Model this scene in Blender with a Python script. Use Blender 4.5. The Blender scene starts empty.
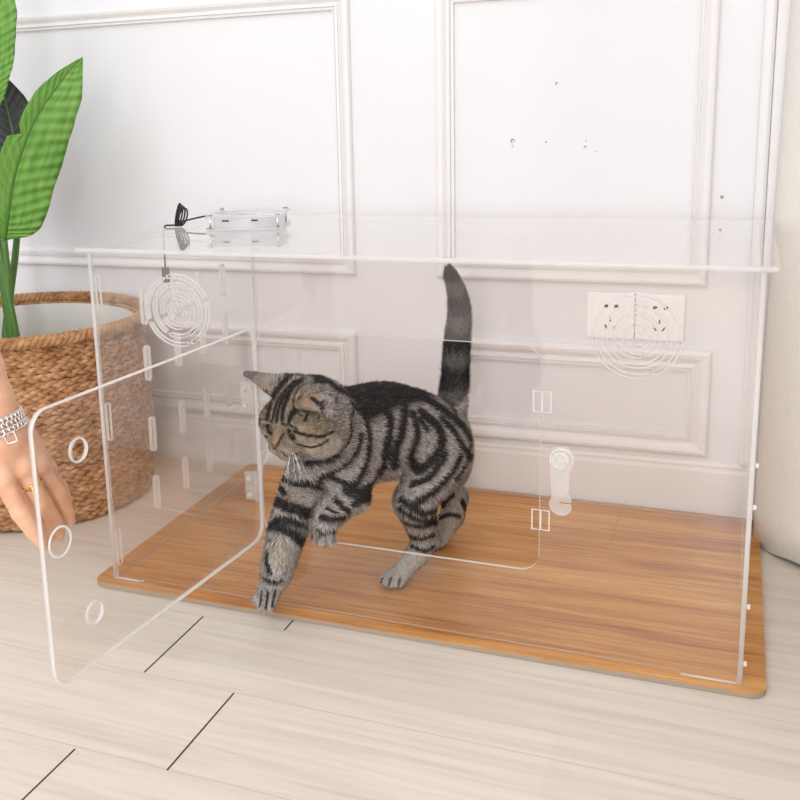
import bpy, bmesh, math, random
import numpy as np
from mathutils import Vector, Matrix
random.seed(7); rng = np.random.default_rng(7)
S = bpy.context.scene
COL = S.collection
PI = math.pi

# ------------------------------------------------------------------ camera
ZB = 0.0095                      # thickness of the wooden board; enclosure stands on it
YAW, PITCH, ROLL = -0.3902, -0.2109, -0.0305
CAM = Vector((0.9351, -1.2793, 0.7456 + ZB))
def cam_axes():
    cy, sy, cp, sp = math.cos(YAW), math.sin(YAW), math.cos(PITCH), math.sin(PITCH)
    r = Vector((cy, -sy, 0)); fw = Vector((sy, cy, 0)); up = Vector((0, 0, 1))
    f2 = fw * cp + up * sp; u2 = up * cp - fw * sp
    cr, sr = math.cos(ROLL), math.sin(ROLL)
    return r * cr + u2 * sr, u2 * cr - r * sr, f2
R3, U3, F3 = cam_axes()
cd = bpy.data.cameras.new('camera'); cam = bpy.data.objects.new('camera', cd); COL.objects.link(cam)
cam.matrix_world = Matrix(((R3.x, U3.x, -F3.x, CAM.x), (R3.y, U3.y, -F3.y, CAM.y), (R3.z, U3.z, -F3.z, CAM.z), (0, 0, 0, 1)))
cd.sensor_width = 36; cd.lens = 1002.83 / 800 * 36
cd.shift_x = (400 - 334.48) / 800; cd.shift_y = (325.11 - 400) / 800
cd.clip_start = 0.02
S.camera = cam

# ------------------------------------------------------------------ light
S.view_settings.view_transform = 'Standard'; S.view_settings.look = 'None'
S.view_settings.gamma = 1.0; S.view_settings.use_curve_mapping = False
S.view_settings.exposure = 0.20
S.cycles.transparent_max_bounces = 48
S.cycles.max_bounces = 10
w = bpy.data.worlds.new('world'); S.world = w; w.use_nodes = True
w.node_tree.nodes['Background'].inputs[0].default_value = (0.99, 0.99, 1.0, 1)
w.node_tree.nodes['Background'].inputs[1].default_value = 0.86
def area(name, loc, target, size, power, color=(1, 1, 1)):
    l = bpy.data.lights.new(name, 'AREA'); l.shape = 'RECTANGLE'; l.size, l.size_y = size; l.energy = power; l.color = color
    o = bpy.data.objects.new(name, l); COL.objects.link(o); o.location = loc
    o.rotation_euler = (Vector(target) - Vector(loc)).to_track_quat('-Z', 'Y').to_euler(); return o
area('softbox_key', (.5, -2.9, 2.6), (0.35, 0.2, 0.2), (2.6, 2.2), 46, (1, 0.985, 0.975))
area('added_fill', (1.7, -2.7, 0.95), (0.5, 0.5, 0.2), (1.8, 1.2), 92, (1, 0.98, 0.97))  # added low fill to brighten the wall behind the front panel, no real lamp

# ------------------------------------------------------------------ helpers
def tag(o, label=None, cat=None, group=None, kind=None):
    if label: o['label'] = label
    if cat: o['category'] = cat
    if group: o['group'] = group
    if kind: o['kind'] = kind
    return o
def empty(name, loc, label, cat, group=None):
    o = bpy.data.objects.new(name, None); COL.objects.link(o); o.location = loc; o.empty_display_size = .02
    return tag(o, label, cat, group)
def link(name, me, mats, parent=None, smooth=False, loc=None, label=None):
    if not isinstance(mats, (list, tuple)): mats = [mats]
    for m in mats: me.materials.append(m)
    o = bpy.data.objects.new(name, me); COL.objects.link(o)
    if smooth: me.polygons.foreach_set('use_smooth', [True] * len(me.polygons))
    if parent:
        o.parent = parent
        o.location = -parent.location if loc is None else Vector(loc) - parent.location
        q = parent.parent
        while q: o.location -= q.location; q = q.parent
    elif loc is not None: o.location = loc
    if label: o['label'] = label
    return o
def bm_obj(name, bm, mats, parent=None, smooth=False, loc=None, label=None):
    me = bpy.data.meshes.new(name); bmesh.ops.recalc_face_normals(bm, faces=bm.faces); bm.to_mesh(me); bm.free()
    return link(name, me, mats, parent, smooth, loc, label)
def add_box(bm, a, b, bevel=0, mi=0):
    vs = [bm.verts.new((x, y, z)) for x in (a[0], b[0]) for y in (a[1], b[1]) for z in (a[2], b[2])]
    fs = [bm.faces.new([vs[i] for i in f]) for f in ((0, 1, 3, 2), (4, 6, 7, 5), (0, 4, 5, 1), (2, 3, 7, 6), (0, 2, 6, 4), (1, 5, 7, 3))]
    for f in fs: f.material_index = mi
    if bevel:
        es = set(e for f in fs for e in f.edges)
        bmesh.ops.bevel(bm, geom=list(es), offset=bevel, segments=2, affect='EDGES', profile=.5)
def tube_data(pts, rad, n=8, closed=False, flat=None):
    """verts, faces of a tube along pts (N,3); rad scalar or per-point; flat=(ra,rb) scale on frame axes"""
    P = np.asarray(pts, float); N = len(P); rad = np.broadcast_to(np.asarray(rad, float), (N,))
    if closed: T = np.roll(P, -1, 0) - np.roll(P, 1, 0)
    else: T = np.gradient(P, axis=0)
    T /= np.linalg.norm(T, axis=1)[:, None] + 1e-12
    ref = np.array([0, 0, 1.]) if abs(T[0, 2]) < .9 else np.array([1., 0, 0])
    A = np.zeros_like(P); a = ref - T[0] * (ref @ T[0]); a /= np.linalg.norm(a)
    for i in range(N):
        a = a - T[i] * (a @ T[i]); a /= np.linalg.norm(a); A[i] = a
    B = np.cross(T, A); fa, fb = flat or (1, 1)
    th = np.linspace(0, 2 * PI, n, endpoint=False)
    V = P[:, None] + rad[:, None, None] * (fa * np.cos(th)[None, :, None] * A[:, None] + fb * np.sin(th)[None, :, None] * B[:, None])
    V = V.reshape(-1, 3); Fc = []
    for i in range(N if closed else N - 1):
        i2 = (i + 1) % N
        for j in range(n):
            j2 = (j + 1) % n
            Fc.append((i * n + j, i * n + j2, i2 * n + j2, i2 * n + j))
    if not closed:
        Fc.append(tuple(range(n))[::-1]); Fc.append(tuple((N - 1) * n + j for j in range(n)))
    return V, Fc
class MB:
    def __init__(s): s.V = []; s.F = []; s.n = 0
    def add(s, V, F):
        V = np.asarray(V); s.V.append(V); s.F += [tuple(i + s.n for i in f) for f in F]; s.n += len(V); return s
    def tube(s, pts, rad, n=8, closed=False, flat=None): return s.add(*tube_data(pts, rad, n, closed, flat))
    def build(s, name, mats, parent=None, smooth=True, label=None):
        me = bpy.data.meshes.new(name); me.from_pydata(np.concatenate(s.V).tolist(), [], s.F); me.update()
        return link(name, me, mats, parent, smooth, None, label)
def spline(pts, n=24):
    """Catmull-Rom through pts"""
    P = np.asarray(pts, float); Q = np.vstack([2 * P[0] - P[1], P, 2 * P[-1] - P[-2]]); out = []
    m = len(P) - 1
    for t in np.linspace(0, m, n):
        i = min(int(t), m - 1); u = t - i; a, b, c, d = Q[i], Q[i + 1], Q[i + 2], Q[i + 3]
        out.append(.5 * (2 * b + (c - a) * u + (2 * a - 5 * b + 4 * c - d) * u * u + (3 * b - 3 * c + d - a) * u ** 3))
    return np.array(out)

# ------------------------------------------------------------------ materials
def mat(name, color, rough=.5, spec=.5, **kw):
    m = bpy.data.materials.new(name); m.use_nodes = True; b = m.node_tree.nodes['Principled BSDF']
    b.inputs['Base Color'].default_value = (*color, 1); b.inputs['Roughness'].default_value = rough
    b.inputs['Specular IOR Level'].default_value = spec
    for k, v in kw.items(): b.inputs[k.replace('_', ' ')].default_value = v
    return m
def N(m, t, **kw):
    n = m.node_tree.nodes.new('ShaderNode' + t)
    for k, v in kw.items(): setattr(n, k, v)
    return n
def L(m, a, b): m.node_tree.links.new(a, b)
def ramp(m, stops):
    r = N(m, 'ValToRGB'); e = r.color_ramp.elements
    while len(e) < len(stops): e.new(.5)
    for x, (p, c) in zip(e, stops): x.position = p; x.color = (*c, 1) if len(c) == 3 else c
    return r
def P(m): return m.node_tree.nodes['Principled BSDF']
def objcoord(m, scale=(1, 1, 1), kind='Object', rot=(0, 0, 0)):
    t = N(m, 'TexCoord'); mp = N(m, 'Mapping'); mp.inputs['Scale'].default_value = scale; mp.inputs['Rotation'].default_value = rot
    L(m, t.outputs[kind], mp.inputs[0]); return mp.outputs[0]
def bump(m, h, strength=.3, dist=.01):
    b = N(m, 'Bump'); b.inputs['Strength'].default_value = strength; b.inputs['Distance'].default_value = dist
    L(m, h, b.inputs['Height']); L(m, b.outputs[0], P(m).inputs['Normal'])

# clear acrylic: thin sheet = transparent + fresnel reflection on each face (same for every ray)
def acrylic(name, tint, rough=.015, gain=1.0):
    m = bpy.data.materials.new(name); m.use_nodes = True; nt = m.node_tree; nt.nodes.remove(P(m)); out = nt.nodes['Material Output']
    tr = N(m, 'BsdfTransparent'); tr.inputs[0].default_value = (*tint, 1)
    gl = N(m, 'BsdfGlossy'); gl.inputs['Roughness'].default_value = rough; gl.inputs['Color'].default_value = (gain, gain, gain, 1)
    ge = N(m, 'NewGeometry'); ma = N(m, 'Math', operation='MULTIPLY_ADD'); ma.inputs[1].default_value = 1 / 1.49 - 1.49; ma.inputs[2].default_value = 1.49
    L(m, ge.outputs['Backfacing'], ma.inputs[0]); fr = N(m, 'Fresnel'); L(m, ma.outputs[0], fr.inputs['IOR'])
    mx = N(m, 'MixShader'); L(m, fr.outputs[0], mx.inputs[0]); L(m, tr.outputs[0], mx.inputs[1]); L(m, gl.outputs[0], mx.inputs[2]); L(m, mx.outputs[0], out.inputs[0])
    return m
M_SHEET = acrylic('clear_acrylic', (.994, .989, .985))
def edge_mat(name, a, col=(.95, .94, .93)):
    m = bpy.data.materials.new(name); m.use_nodes = True; nt = m.node_tree; out = nt.nodes['Material Output']
    b = P(m); b.inputs['Base Color'].default_value = (*col, 1); b.inputs['Roughness'].default_value = .25
    tl = N(m, 'BsdfTranslucent'); tl.inputs[0].default_value = (*col, 1)
    m1 = N(m, 'MixShader'); m1.inputs[0].default_value = .5; L(m, b.outputs[0], m1.inputs[1]); L(m, tl.outputs[0], m1.inputs[2])
    tr = N(m, 'BsdfTransparent'); mx = N(m, 'MixShader'); mx.inputs[0].default_value = a
    L(m, tr.outputs[0], mx.inputs[1]); L(m, m1.outputs[0], mx.inputs[2]); L(m, mx.outputs[0], out.inputs[0]); return m
M_EDGE = edge_mat('acrylic_edge_glow', .88)  # white colour stands in for light glowing out of cut acrylic edges
M_EDGE_SOFT = edge_mat('acrylic_edge_glow_dim', .42)  # dimmer copy of the same painted edge glow
M_CLEARPART = edge_mat('clear_moulded_plastic', .34)

# ------------------------------------------------------------------ setting
WALLROT = 0.0129; DW = 0.5814
M_WALL = mat('white_wall_paint', (.80, .795, .81), .45, .35)
nz = N(M_WALL, 'TexNoise'); nz.inputs['Scale'].default_value = 2.2; nz.inputs['Detail'].default_value = 5
L(M_WALL, objcoord(M_WALL, (1, 1, .35)), nz.inputs['Vector'])
rp = ramp(M_WALL, [(.35, (.755, .755, .785)), (.65, (.80, .80, .825))]); L(M_WALL, nz.outputs[0], rp.inputs[0])
# small scuffs and nail marks: noise specks inside hand-placed dots
sc = N(M_WALL, 'TexNoise'); sc.inputs['Scale'].default_value = 60; sc.inputs['Detail'].default_value = 3
cx = objcoord(M_WALL); L(M_WALL, cx, sc.inputs['Vector'])
rs = ramp(M_WALL, [(.775, (0, 0, 0)), (.80, (1, 1, 1))]); L(M_WALL, sc.outputs[0], rs.inputs[0])
mx = N(M_WALL, 'MixRGB'); L(M_WALL, rs.outputs[0], mx.inputs[0]); L(M_WALL, rp.outputs[0], mx.inputs[1]); mx.inputs[2].default_value = (.45, .43, .42, 1)
last = mx.outputs[0]
for (mx_, mz_, mr_) in ((.541, .690, .0042), (.541, .680, .0026), (.603, .687, .002), (.673, .688, .002), (.673, .676, .0032), (.692, .668, .002), (.907, .588, .0032), (.908, .53, .0025), (.62, .79, .003), (.78, .43, .002)):
    ds = N(M_WALL, 'VectorMath', operation='DISTANCE'); L(M_WALL, cx, ds.inputs[0]); ds.inputs[1].default_value = (mx_, DW, mz_)
    lt = N(M_WALL, 'Math', operation='LESS_THAN'); L(M_WALL, ds.outputs['Value'], lt.inputs[0]); lt.inputs[1].default_value = mr_
    s2 = N(M_WALL, 'TexNoise'); s2.inputs['Scale'].default_value = 260; L(M_WALL, cx, s2.inputs['Vector'])
    g2 = N(M_WALL, 'Math', operation='GREATER_THAN'); L(M_WALL, s2.outputs[0], g2.inputs[0]); g2.inputs[1].default_value = .47
    mm = N(M_WALL, 'Math', operation='MULTIPLY'); L(M_WALL, lt.outputs[0], mm.inputs[0]); L(M_WALL, g2.outputs[0], mm.inputs[1])
    m3 = N(M_WALL, 'MixRGB'); L(M_WALL, mm.outputs[0], m3.inputs[0]); L(M_WALL, last, m3.inputs[1]); m3.inputs[2].default_value = (.30, .29, .29, 1); last = m3.outputs[0]
L(M_WALL, last, P(M_WALL).inputs['Base Color'])
M_TRIM = mat('white_moulding_paint', (.80, .79, .79), .38, .4)

M_FLOOR = mat('pale_oak_plank', (.7, .62, .53), .38, .4)
br = N(M_FLOOR, 'TexBrick'); br.offset = .37; br.offset_frequency = 2
L(M_FLOOR, objcoord(M_FLOOR), br.inputs['Vector'])
for k, v in dict(Scale=1, Bias=0).items(): br.inputs[k].default_value = v
br.inputs['Mortar Size'].default_value = 0.0; br.inputs['Brick Width'].default_value = 1.2; br.inputs['Row Height'].default_value = .169
br.inputs['Color1'].default_value = (.94, .94, .94, 1); br.inputs['Color2'].default_value = (1.05, 1.04, 1.03, 1)
g1 = N(M_FLOOR, 'TexNoise'); g1.inputs['Scale'].default_value = 1; g1.inputs['Detail'].default_value = 8; g1.inputs['Roughness'].default_value = .62; g1.inputs['Distortion'].default_value = .6
L(M_FLOOR, objcoord(M_FLOOR, (3.2, 70, 1)), g1.inputs['Vector'])
r1 = ramp(M_FLOOR, [(.28, (.61, .53, .455)), (.5, (.70, .625, .55)), (.72, (.755, .685, .615))]); L(M_FLOOR, g1.outputs[0], r1.inputs[0])
mu = N(M_FLOOR, 'MixRGB', blend_type='MULTIPLY'); mu.inputs[0].default_value = 1; L(M_FLOOR, r1.outputs[0], mu.inputs[1]); L(M_FLOOR, br.outputs[0], mu.inputs[2])
L(M_FLOOR, mu.outputs[0], P(M_FLOOR).inputs['Base Color']); bump(M_FLOOR, g1.outputs[0], .06, .002)

bm = bmesh.new(); add_box(bm, (-2.4, -3.2, -.05), (1.6, DW + .08, 0)); fl = bm_obj('floor', bm, M_FLOOR); fl['kind'] = 'structure'
# plank joints: dark end gaps and fine long gaps cut into the floor surface
M_GAP = mat('plank_gap', (.05, .035, .028), .8); M_GAPF = mat('fine_plank_gap', (.50, .43, .37), .8)
bm = bmesh.new()
for gx, y0, y1 in ((.3335, -.05, .118), (.197, -.218, -.052), (.339, -.391, -.222), (.2105, -.56, -.394), (-.62, -.05, .118), (.75, -.56, -.394), (1.45, -.05, .118)):
    add_box(bm, (gx - .0012, y0, -.004), (gx + .0012, y1, .0003))
o = bm_obj('trim_1', bm, M_GAP); o['kind'] = 'structure'
bm = bmesh.new()
for k in range(-16, 4):
    y = -.22 + .1695 * k
    if y < DW: add_box(bm, (-2.4, y - .0004, -.004), (1.6, y + .0004, .0002))
o = bm_obj('trim_2', bm, M_GAPF); o['kind'] = 'structure'

def wallobj(o): o.rotation_euler.z = WALLROT; o['kind'] = 'structure'; return o
bm = bmesh.new(); add_box(bm, (-2.4, DW, 0), (1.35, DW + .08, 2.7)); wallobj(bm_obj('wall_back', bm, M_WALL))
bm = bmesh.new(); add_box(bm, (1.22, -3.2, 0), (1.30, DW + .1, 2.7)); o = bm_obj('wall_right', bm, M_TRIM); o['kind'] = 'structure'
# baseboard
def sweep_profile(bm, prof, a, b, up=Vector((0, 0, 1)), out=Vector((0, -1, 0))):
    A = [bm.verts.new(Vector(a) + up * h + out * d) for h, d in prof]; B = [bm.verts.new(Vector(b) + up * h + out * d) for h, d in prof]
    for i in range(len(prof) - 1): bm.faces.new((A[i], A[i + 1], B[i + 1], B[i]))
    bm.faces.new(A); bm.faces.new(B)
bm = bmesh.new()
sweep_profile(bm, [(0, -.01), (0, .0075), (.085, .0075), (.092, .006), (.098, .0065), (.103, .0045), (.105, -.01)], (-2.4, DW, 0), (1.22, DW, 0))
wallobj(bm_obj('baseboard_back', bm, M_TRIM))
# panel mouldings: mitred frames
PROF = [(0, 0), (.0005, .009), (.004, .0125), (.009, .0135), (.0155, .012), (.021, .0085), (.0245, .006), (.028, .0055), (.0285, .0095), (.033, .0105), (.0345, .006), (.037, .006), (.0375, .0085), (.041, .008), (.042, 0)]
def frame(n, x0, x1, z0, z1, w_=.042):
    bm = bmesh.new(); rings = []
    for d, h in PROF:
        d *= w_ / .042
        rings.append([bm.verts.new((x, DW - h, z)) for x, z in ((x0 + d, z0 + d), (x1 - d, z0 + d), (x1 - d, z1 - d), (x0 + d, z1 - d))])
    for i in range(len(rings) - 1):
        for j in range(4): bm.faces.new((rings[i][j], rings[i][(j + 1) % 4], rings[i + 1][(j + 1) % 4], rings[i + 1][j]))
    wallobj(bm_obj('trim_%d' % n, bm, M_TRIM))
ZO = ZB
frame(3, -1.05, .2275, .421 + ZO, .967 + ZO, .034); frame(4, .3965, .8900, .421 + ZO, .967 + ZO, .036)
frame(5, -1.05, .2255, .105 + ZO, .304 + ZO, .040); frame(6, .4055, .9040, .105 + ZO, .304 + ZO, .041)
# narrow white trim running up the corner beside the curtain
bm = bmesh.new(); add_box(bm, (.958, DW - .020, .105), (.978, DW, 2.7), .006); add_box(bm, (.9781, DW - .020, .105), (1.06, DW, 2.7), .003)
wallobj(bm_obj('trim_7', bm, M_TRIM))

# ------------------------------------------------------------------ wall sockets
M_SOCK = mat('socket_plastic', (.90, .90, .90), .3, .5); M_DARK = mat('dark_slot', (.012, .012, .012), .6)
for i, lab in enumerate(('left one of the two square white wall sockets behind the clear enclosure', 'right one of the two square white wall sockets behind the clear enclosure')):
    x0 = .6820 + .0010 + .0865 * i; zc = .404 + ZB - .043
    cx_, sn = math.cos(WALLROT), math.sin(WALLROT)
    e = empty('wall_socket', ((x0 + .043) * cx_ - DW * sn, (x0 + .043) * sn + DW * cx_, zc), lab, 'wall socket', 'twin sockets on the back wall'); e.rotation_euler.z = WALLROT
    bm = bmesh.new(); add_box(bm, (-.0428, -.008, -.043), (.0428, .0, .043), .0025)
    p = bm_obj('cover_plate', bm, M_SOCK); p.parent = e
    bm = bmesh.new(); add_box(bm, (-.032, -.0085, -.034), (.032, -.007, .034), .0012); q = bm_obj('socket_insert', bm, M_SOCK); q.parent = e
    def slot(x, z, w_, h_, rot):
        bm = bmesh.new(); add_box(bm, (-w_ / 2, -.0091, -h_ / 2), (w_ / 2, -.006, h_ / 2))
        bmesh.ops.rotate(bm, cent=(0, 0, 0), matrix=Matrix.Rotation(rot, 3, 'Y'), verts=bm.verts)
        bmesh.ops.translate(bm, vec=(x, 0, z), verts=bm.verts); s = bm_obj('slot', bm, M_DARK); s.parent = e
    slot(-.0085, .0185, .0074, .0056, .1); slot(.0100, .0185, .0074, .0056, -.1)
    slot(0, -.007, .0026, .0075, 0); slot(-.0075, -.0205, .0026, .0085, -.6); slot(.0075, -.0205, .0026, .0085, .6)

# ------------------------------------------------------------------ curtain
M_CURT = mat('cream_linen', (.80, .765, .71), .85, .1)
c = objcoord(M_CURT, (1, 1, 1)); wv = N(M_CURT, 'TexNoise'); wv.inputs['Scale'].default_value = 1; wv.inputs['Detail'].default_value = 4
L(M_CURT, objcoord(M_CURT, (260, 260, 40)), wv.inputs['Vector'])
w2 = N(M_CURT, 'TexNoise'); w2.inputs['Scale'].default_value = 1; w2.inputs['Detail'].default_value = 4; L(M_CURT, objcoord(M_CURT, (30, 30, 380)), w2.inputs['Vector'])
ad = N(M_CURT, 'Math', operation='ADD'); L(M_CURT, wv.outputs[0], ad.inputs[0]); L(M_CURT, w2.outputs[0], ad.inputs[1])
rc = ramp(M_CURT, [(.35, (.81, .775, .725)), (.7, (.87, .84, .795))]); hf = N(M_CURT, 'Math', operation='MULTIPLY'); hf.inputs[1].default_value = .5; L(M_CURT, ad.outputs[0], hf.inputs[0])
L(M_CURT, hf.outputs[0], rc.inputs[0]); L(M_CURT, rc.outputs[0], P(M_CURT).inputs['Base Color']); bump(M_CURT, ad.outputs[0], .35, .0015)
NZ, NU = 40, 90
path = spline([(1.16, .545), (1.06, .56), (.998, .552), (.986, .50), (1.006, .45), (1.045, .405), (1.09, .385), (1.10, .33), (1.07, .27), (1.09, .2), (1.13, .14), (1.10, .06), (1.12, -.03), (1.15, -.1), (1.12, -.2), (1.14, -.3)], NU)
V = []
for k in range(NZ + 1):
    t = k / NZ; z = .004 + 2.3 * t
    for i, (x, y) in enumerate(path):
        sway = .006 * math.sin(3 * z + i * .25) * (1 - .3 * t)
        V.append((x + sway + .004 * t, y + .004 * math.sin(2.1 * z + i * .4), z + (.004 * math.sin(i * .5) + .002 if k == 0 else 0)))
Fc = [(k * NU + i, k * NU + i + 1, (k + 1) * NU + i + 1, (k + 1) * NU + i) for k in range(NZ) for i in range(NU - 1)]
me = bpy.data.meshes.new('curtain'); me.from_pydata(V, [], Fc); me.update()
o = link('curtain', me, M_CURT, None, True); sol = o.modifiers.new('thick', 'SOLIDIFY'); sol.thickness = .003
tag(o, 'cream linen curtain hanging to the floor at the right edge', 'curtain')

# ------------------------------------------------------------------ wooden board
M_BOARD = mat('orange_oak_board', (.6, .3, .12), .32, .45)
b1 = N(M_BOARD, 'TexNoise'); b1.inputs['Scale'].default_value = 1; b1.inputs['Detail'].default_value = 9; b1.inputs['Roughness'].default_value = .65; b1.inputs['Distortion'].default_value = .8
L(M_BOARD, objcoord(M_BOARD, (4.2, 105, 1)), b1.inputs['Vector'])
b2 = N(M_BOARD, 'TexNoise'); b2.inputs['Scale'].default_value = 1; b2.inputs['Detail'].default_value = 4; b2.inputs['Distortion'].default_value = 1.2
L(M_BOARD, objcoord(M_BOARD, (1.6, 14, 1)), b2.inputs['Vector'])
am = N(M_BOARD, 'Math', operation='MULTIPLY_ADD'); am.inputs[1].default_value = .45; L(M_BOARD, b2.outputs[0], am.inputs[0])
a2 = N(M_BOARD, 'Math', operation='MULTIPLY'); a2.inputs[1].default_value = .6; L(M_BOARD, b1.outputs[0], a2.inputs[0]); L(M_BOARD, a2.outputs[0], am.inputs[2])
rb = ramp(M_BOARD, [(.36, (.26, .088, .018)), (.46, (.455, .18, .042)), (.55, (.57, .26, .07)), (.67, (.67, .36, .12))]); L(M_BOARD, am.outputs[0], rb.inputs[0])
L(M_BOARD, rb.outputs[0], P(M_BOARD).inputs['Base Color']); bump(M_BOARD, b1.outputs[0], .05, .001)
M_BEDGE = mat('board_edge_band', (.36, .29, .23), .6)
def rrect(x0, y0, x1, y1, r, n=8):
    out = []
    for (cx_, cy_, a0) in ((x1 - r, y1 - r, 0), (x0 + r, y1 - r, PI / 2), (x0 + r, y0 + r, PI), (x1 - r, y0 + r, 1.5 * PI)):
        for k in range(n + 1): a = a0 + PI / 2 * k / n; out.append((cx_ + r * math.cos(a), cy_ + r * math.sin(a)))
    return out
bm = bmesh.new(); rr = rrect(-.0290, -.0205, .9944, .566, .022)
for z0, z1, mi in ((.0006, .0072, 1), (.0072, ZB - .0002, 0)):
    lo = [bm.verts.new((x, y, z0)) for x, y in rr]; hi = [bm.verts.new((x, y, z1)) for x, y in rr]
    fs = [bm.faces.new((lo[i], lo[(i + 1) % len(rr)], hi[(i + 1) % len(rr)], hi[i])) for i in range(len(rr))] + [bm.faces.new(lo[::-1]), bm.faces.new(hi)]
    for f in fs: f.material_index = mi
bo = bm_obj('wooden_board', bm, [M_BOARD, M_BEDGE]); bo.rotation_euler.z = .0074
tag(bo, 'rectangular orange oak board on the floor under the clear enclosure', 'board')

# ------------------------------------------------------------------ clear acrylic enclosure
W_, D_, H_ = .9649, .5523, .5421; T_ = .006
def sheet(name, splines, thick, parent, origin, ax, ay, edge=None, label=None, soft=None):
    """panel from a closed 2-D outline (first spline) with holes; ax, ay = world axes of the 2-D frame; extruded by thick along ax x ay"""
    cu = bpy.data.curves.new(name, 'CURVE'); cu.dimensions = '2D'; cu.fill_mode = 'BOTH'; cu.extrude = thick / 2
    for sp in splines:
        s = cu.splines.new('POLY'); s.points.add(len(sp) - 1); s.use_cyclic_u = True
        for p_, q in zip(s.points, sp): p_.co = (q[0], q[1], 0, 1)
    tmp = bpy.data.objects.new('tmp', cu); COL.objects.link(tmp)
    me = bpy.data.meshes.new_from_object(tmp.evaluated_get(bpy.context.evaluated_depsgraph_get()))
    bpy.data.objects.remove(tmp); bpy.data.curves.remove(cu); me.name = name; me.materials.clear()
    ax = Vector(ax); ay = Vector(ay); an = ax.cross(ay)
    for p_ in me.polygons: p_.material_index = 0 if abs(p_.normal.z) > .9 else 1
    if soft:                                      # outer outline sides get the dimmer painted edge glow
        for p_ in me.polygons:
            if p_.material_index == 1:
                c = p_.center
                if soft(c.x, c.y): p_.material_index = 2
    co = [Vector(origin) + ax * v.co.x + ay * v.co.y + an * v.co.z for v in me.vertices]
    for v, q in zip(me.vertices, co): v.co = q
    bm = bmesh.new(); bm.from_mesh(me); bmesh.ops.remove_doubles(bm, verts=bm.verts, dist=1e-6); bmesh.ops.recalc_face_normals(bm, faces=bm.faces); bm.to_mesh(me); bm.free()
    return link(name, me, [M_SHEET, edge or M_EDGE, M_EDGE_SOFT], parent, False, None, label)
def stadium(cx_, cy_, w_, h_, n=6):
    r = w_ / 2; out = []
    for k in range(n + 1): a = PI * k / n; out.append((cx_ + r * math.cos(a), cy_ + h_ / 2 - r + r * math.sin(a)))
    for k in range(n + 1): a = PI + PI * k / n; out.append((cx_ + r * math.cos(a), cy_ - h_ / 2 + r + r * math.sin(a)))
    return out
def circle(cx_, cy_, r, n=40): return [(cx_ + r * math.cos(2 * PI * k / n), cy_ + r * math.sin(2 * PI * k / n)) for k in range(n)]
def arcslot(cx_, cy_, r, w_, a0, a1):
    n = max(6, int((a1 - a0) * 9)); A = [a0 + (a1 - a0) * k / n for k in range(n + 1)]
    out = [(cx_ + (r + w_ / 2) * math.cos(a), cy_ + (r + w_ / 2) * math.sin(a)) for a in A]
    for k in range(1, 5):
        t = PI * k / 5; c = (cx_ + r * math.cos(a1), cy_ + r * math.sin(a1)); out.append((c[0] + w_ / 2 * math.cos(a1 + t), c[1] + w_ / 2 * math.sin(a1 + t)))
    out += [(cx_ + (r - w_ / 2) * math.cos(a), cy_ + (r - w_ / 2) * math.sin(a)) for a in A[::-1]]
    for k in range(1, 5):
        t = PI + PI * k / 5; c = (cx_ + r * math.cos(a0), cy_ + r * math.sin(a0)); out.append((c[0] + w_ / 2 * math.cos(a0 + t), c[1] + w_ / 2 * math.sin(a0 + t)))
    return out
def grill(cx_, cy_):
    out = []
    for r, n, ph in ((.0525, 4, .35), (.0395, 4, 1.1), (.0265, 4, .35), (.0145, 3, .2)):
        for k in range(n):
            a = ph + 2 * PI * k / n; g = .0055 / r
            out.append(arcslot(cx_, cy_, r, .0052, a + g, a + 2 * PI / n - g))
    out.append(circle(cx_, cy_, .004, 14)); return out
box = empty('pet_enclosure', (W_ / 2, D_ / 2, ZB), 'large clear acrylic pet enclosure with an open hinged door, standing on the orange board', 'pet enclosure')
Z0 = ZB + .0003; CH = 'xz'
softf = lambda x, y: (x > W_ - 2 * T_ - .001 or y > H_ - .001 or (y < .006 and .06 < x < W_ - .07))
# front panel (cut-outs: doorway, two round vents, joint slots); low feet at the corners
fx1 = W_ - 2 * T_
outl = [(0, 0), (.05, 0), (.05, .004), (fx1 - .07, .004), (fx1 - .07, 0), (fx1, 0), (fx1, H_), (0, H_)]
holes = [rrect(.282 - T_, .118, .700 - T_, .436, .026)] + grill(.154 - T_, .458) + grill(.819 - T_, .457)
for z in (.055, .27, .475): holes.append(stadium(.0135 - T_, z, .007, .062)); 
front = sheet('front_panel', [outl] + holes, T_, box, (T_, T_ / 2, Z0), (1, 0, 0), (0, 0, 1), soft=softf)
for x0_, x1_ in ((T_, .05), (W_ - .075, W_ - T_)): MB().tube([(x0_, -.0008, Z0 + .0014), (x1_, -.0008, Z0 + .0014)], .0012, 6).build('foot_highlight', M_EDGE, front)  # added white line, painted highlight along the bottom edge at each corner
for sp in holes[1:]:
    if len(sp) > 14: MB().tube([(T_ + a, -.0002, Z0 + b) for a, b in sp], .00075, 5, True).build('vent_slot_highlight', M_EDGE, front)  # added white outlines act as painted highlights round the vent slots
outl = [(0, 0), (.05, 0), (.05, .004), (fx1 - .07, .004), (fx1 - .07, 0), (fx1, 0), (fx1, H_), (0, H_)]
sheet('back_panel', [outl], T_, box, (T_, D_ - T_ / 2, Z0), (1, 0, 0), (0, 0, 1), soft=lambda x, y: True)
sl = []
for z in (.098, .205, .332, .43):
    for y in (.14, .24, .33, .42): sl.append(stadium(y, z, .0125, .062))
def side_outline(): return [(0, 0), (D_, 0), (D_, H_), (0, H_)]
left_side = sheet('side_panel', [side_outline()] + sl, T_, box, (T_ / 2, 0, Z0), (0, 1, 0), (0, 0, 1), soft=lambda x, y: y < .002 or y > H_ - .002)
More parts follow.
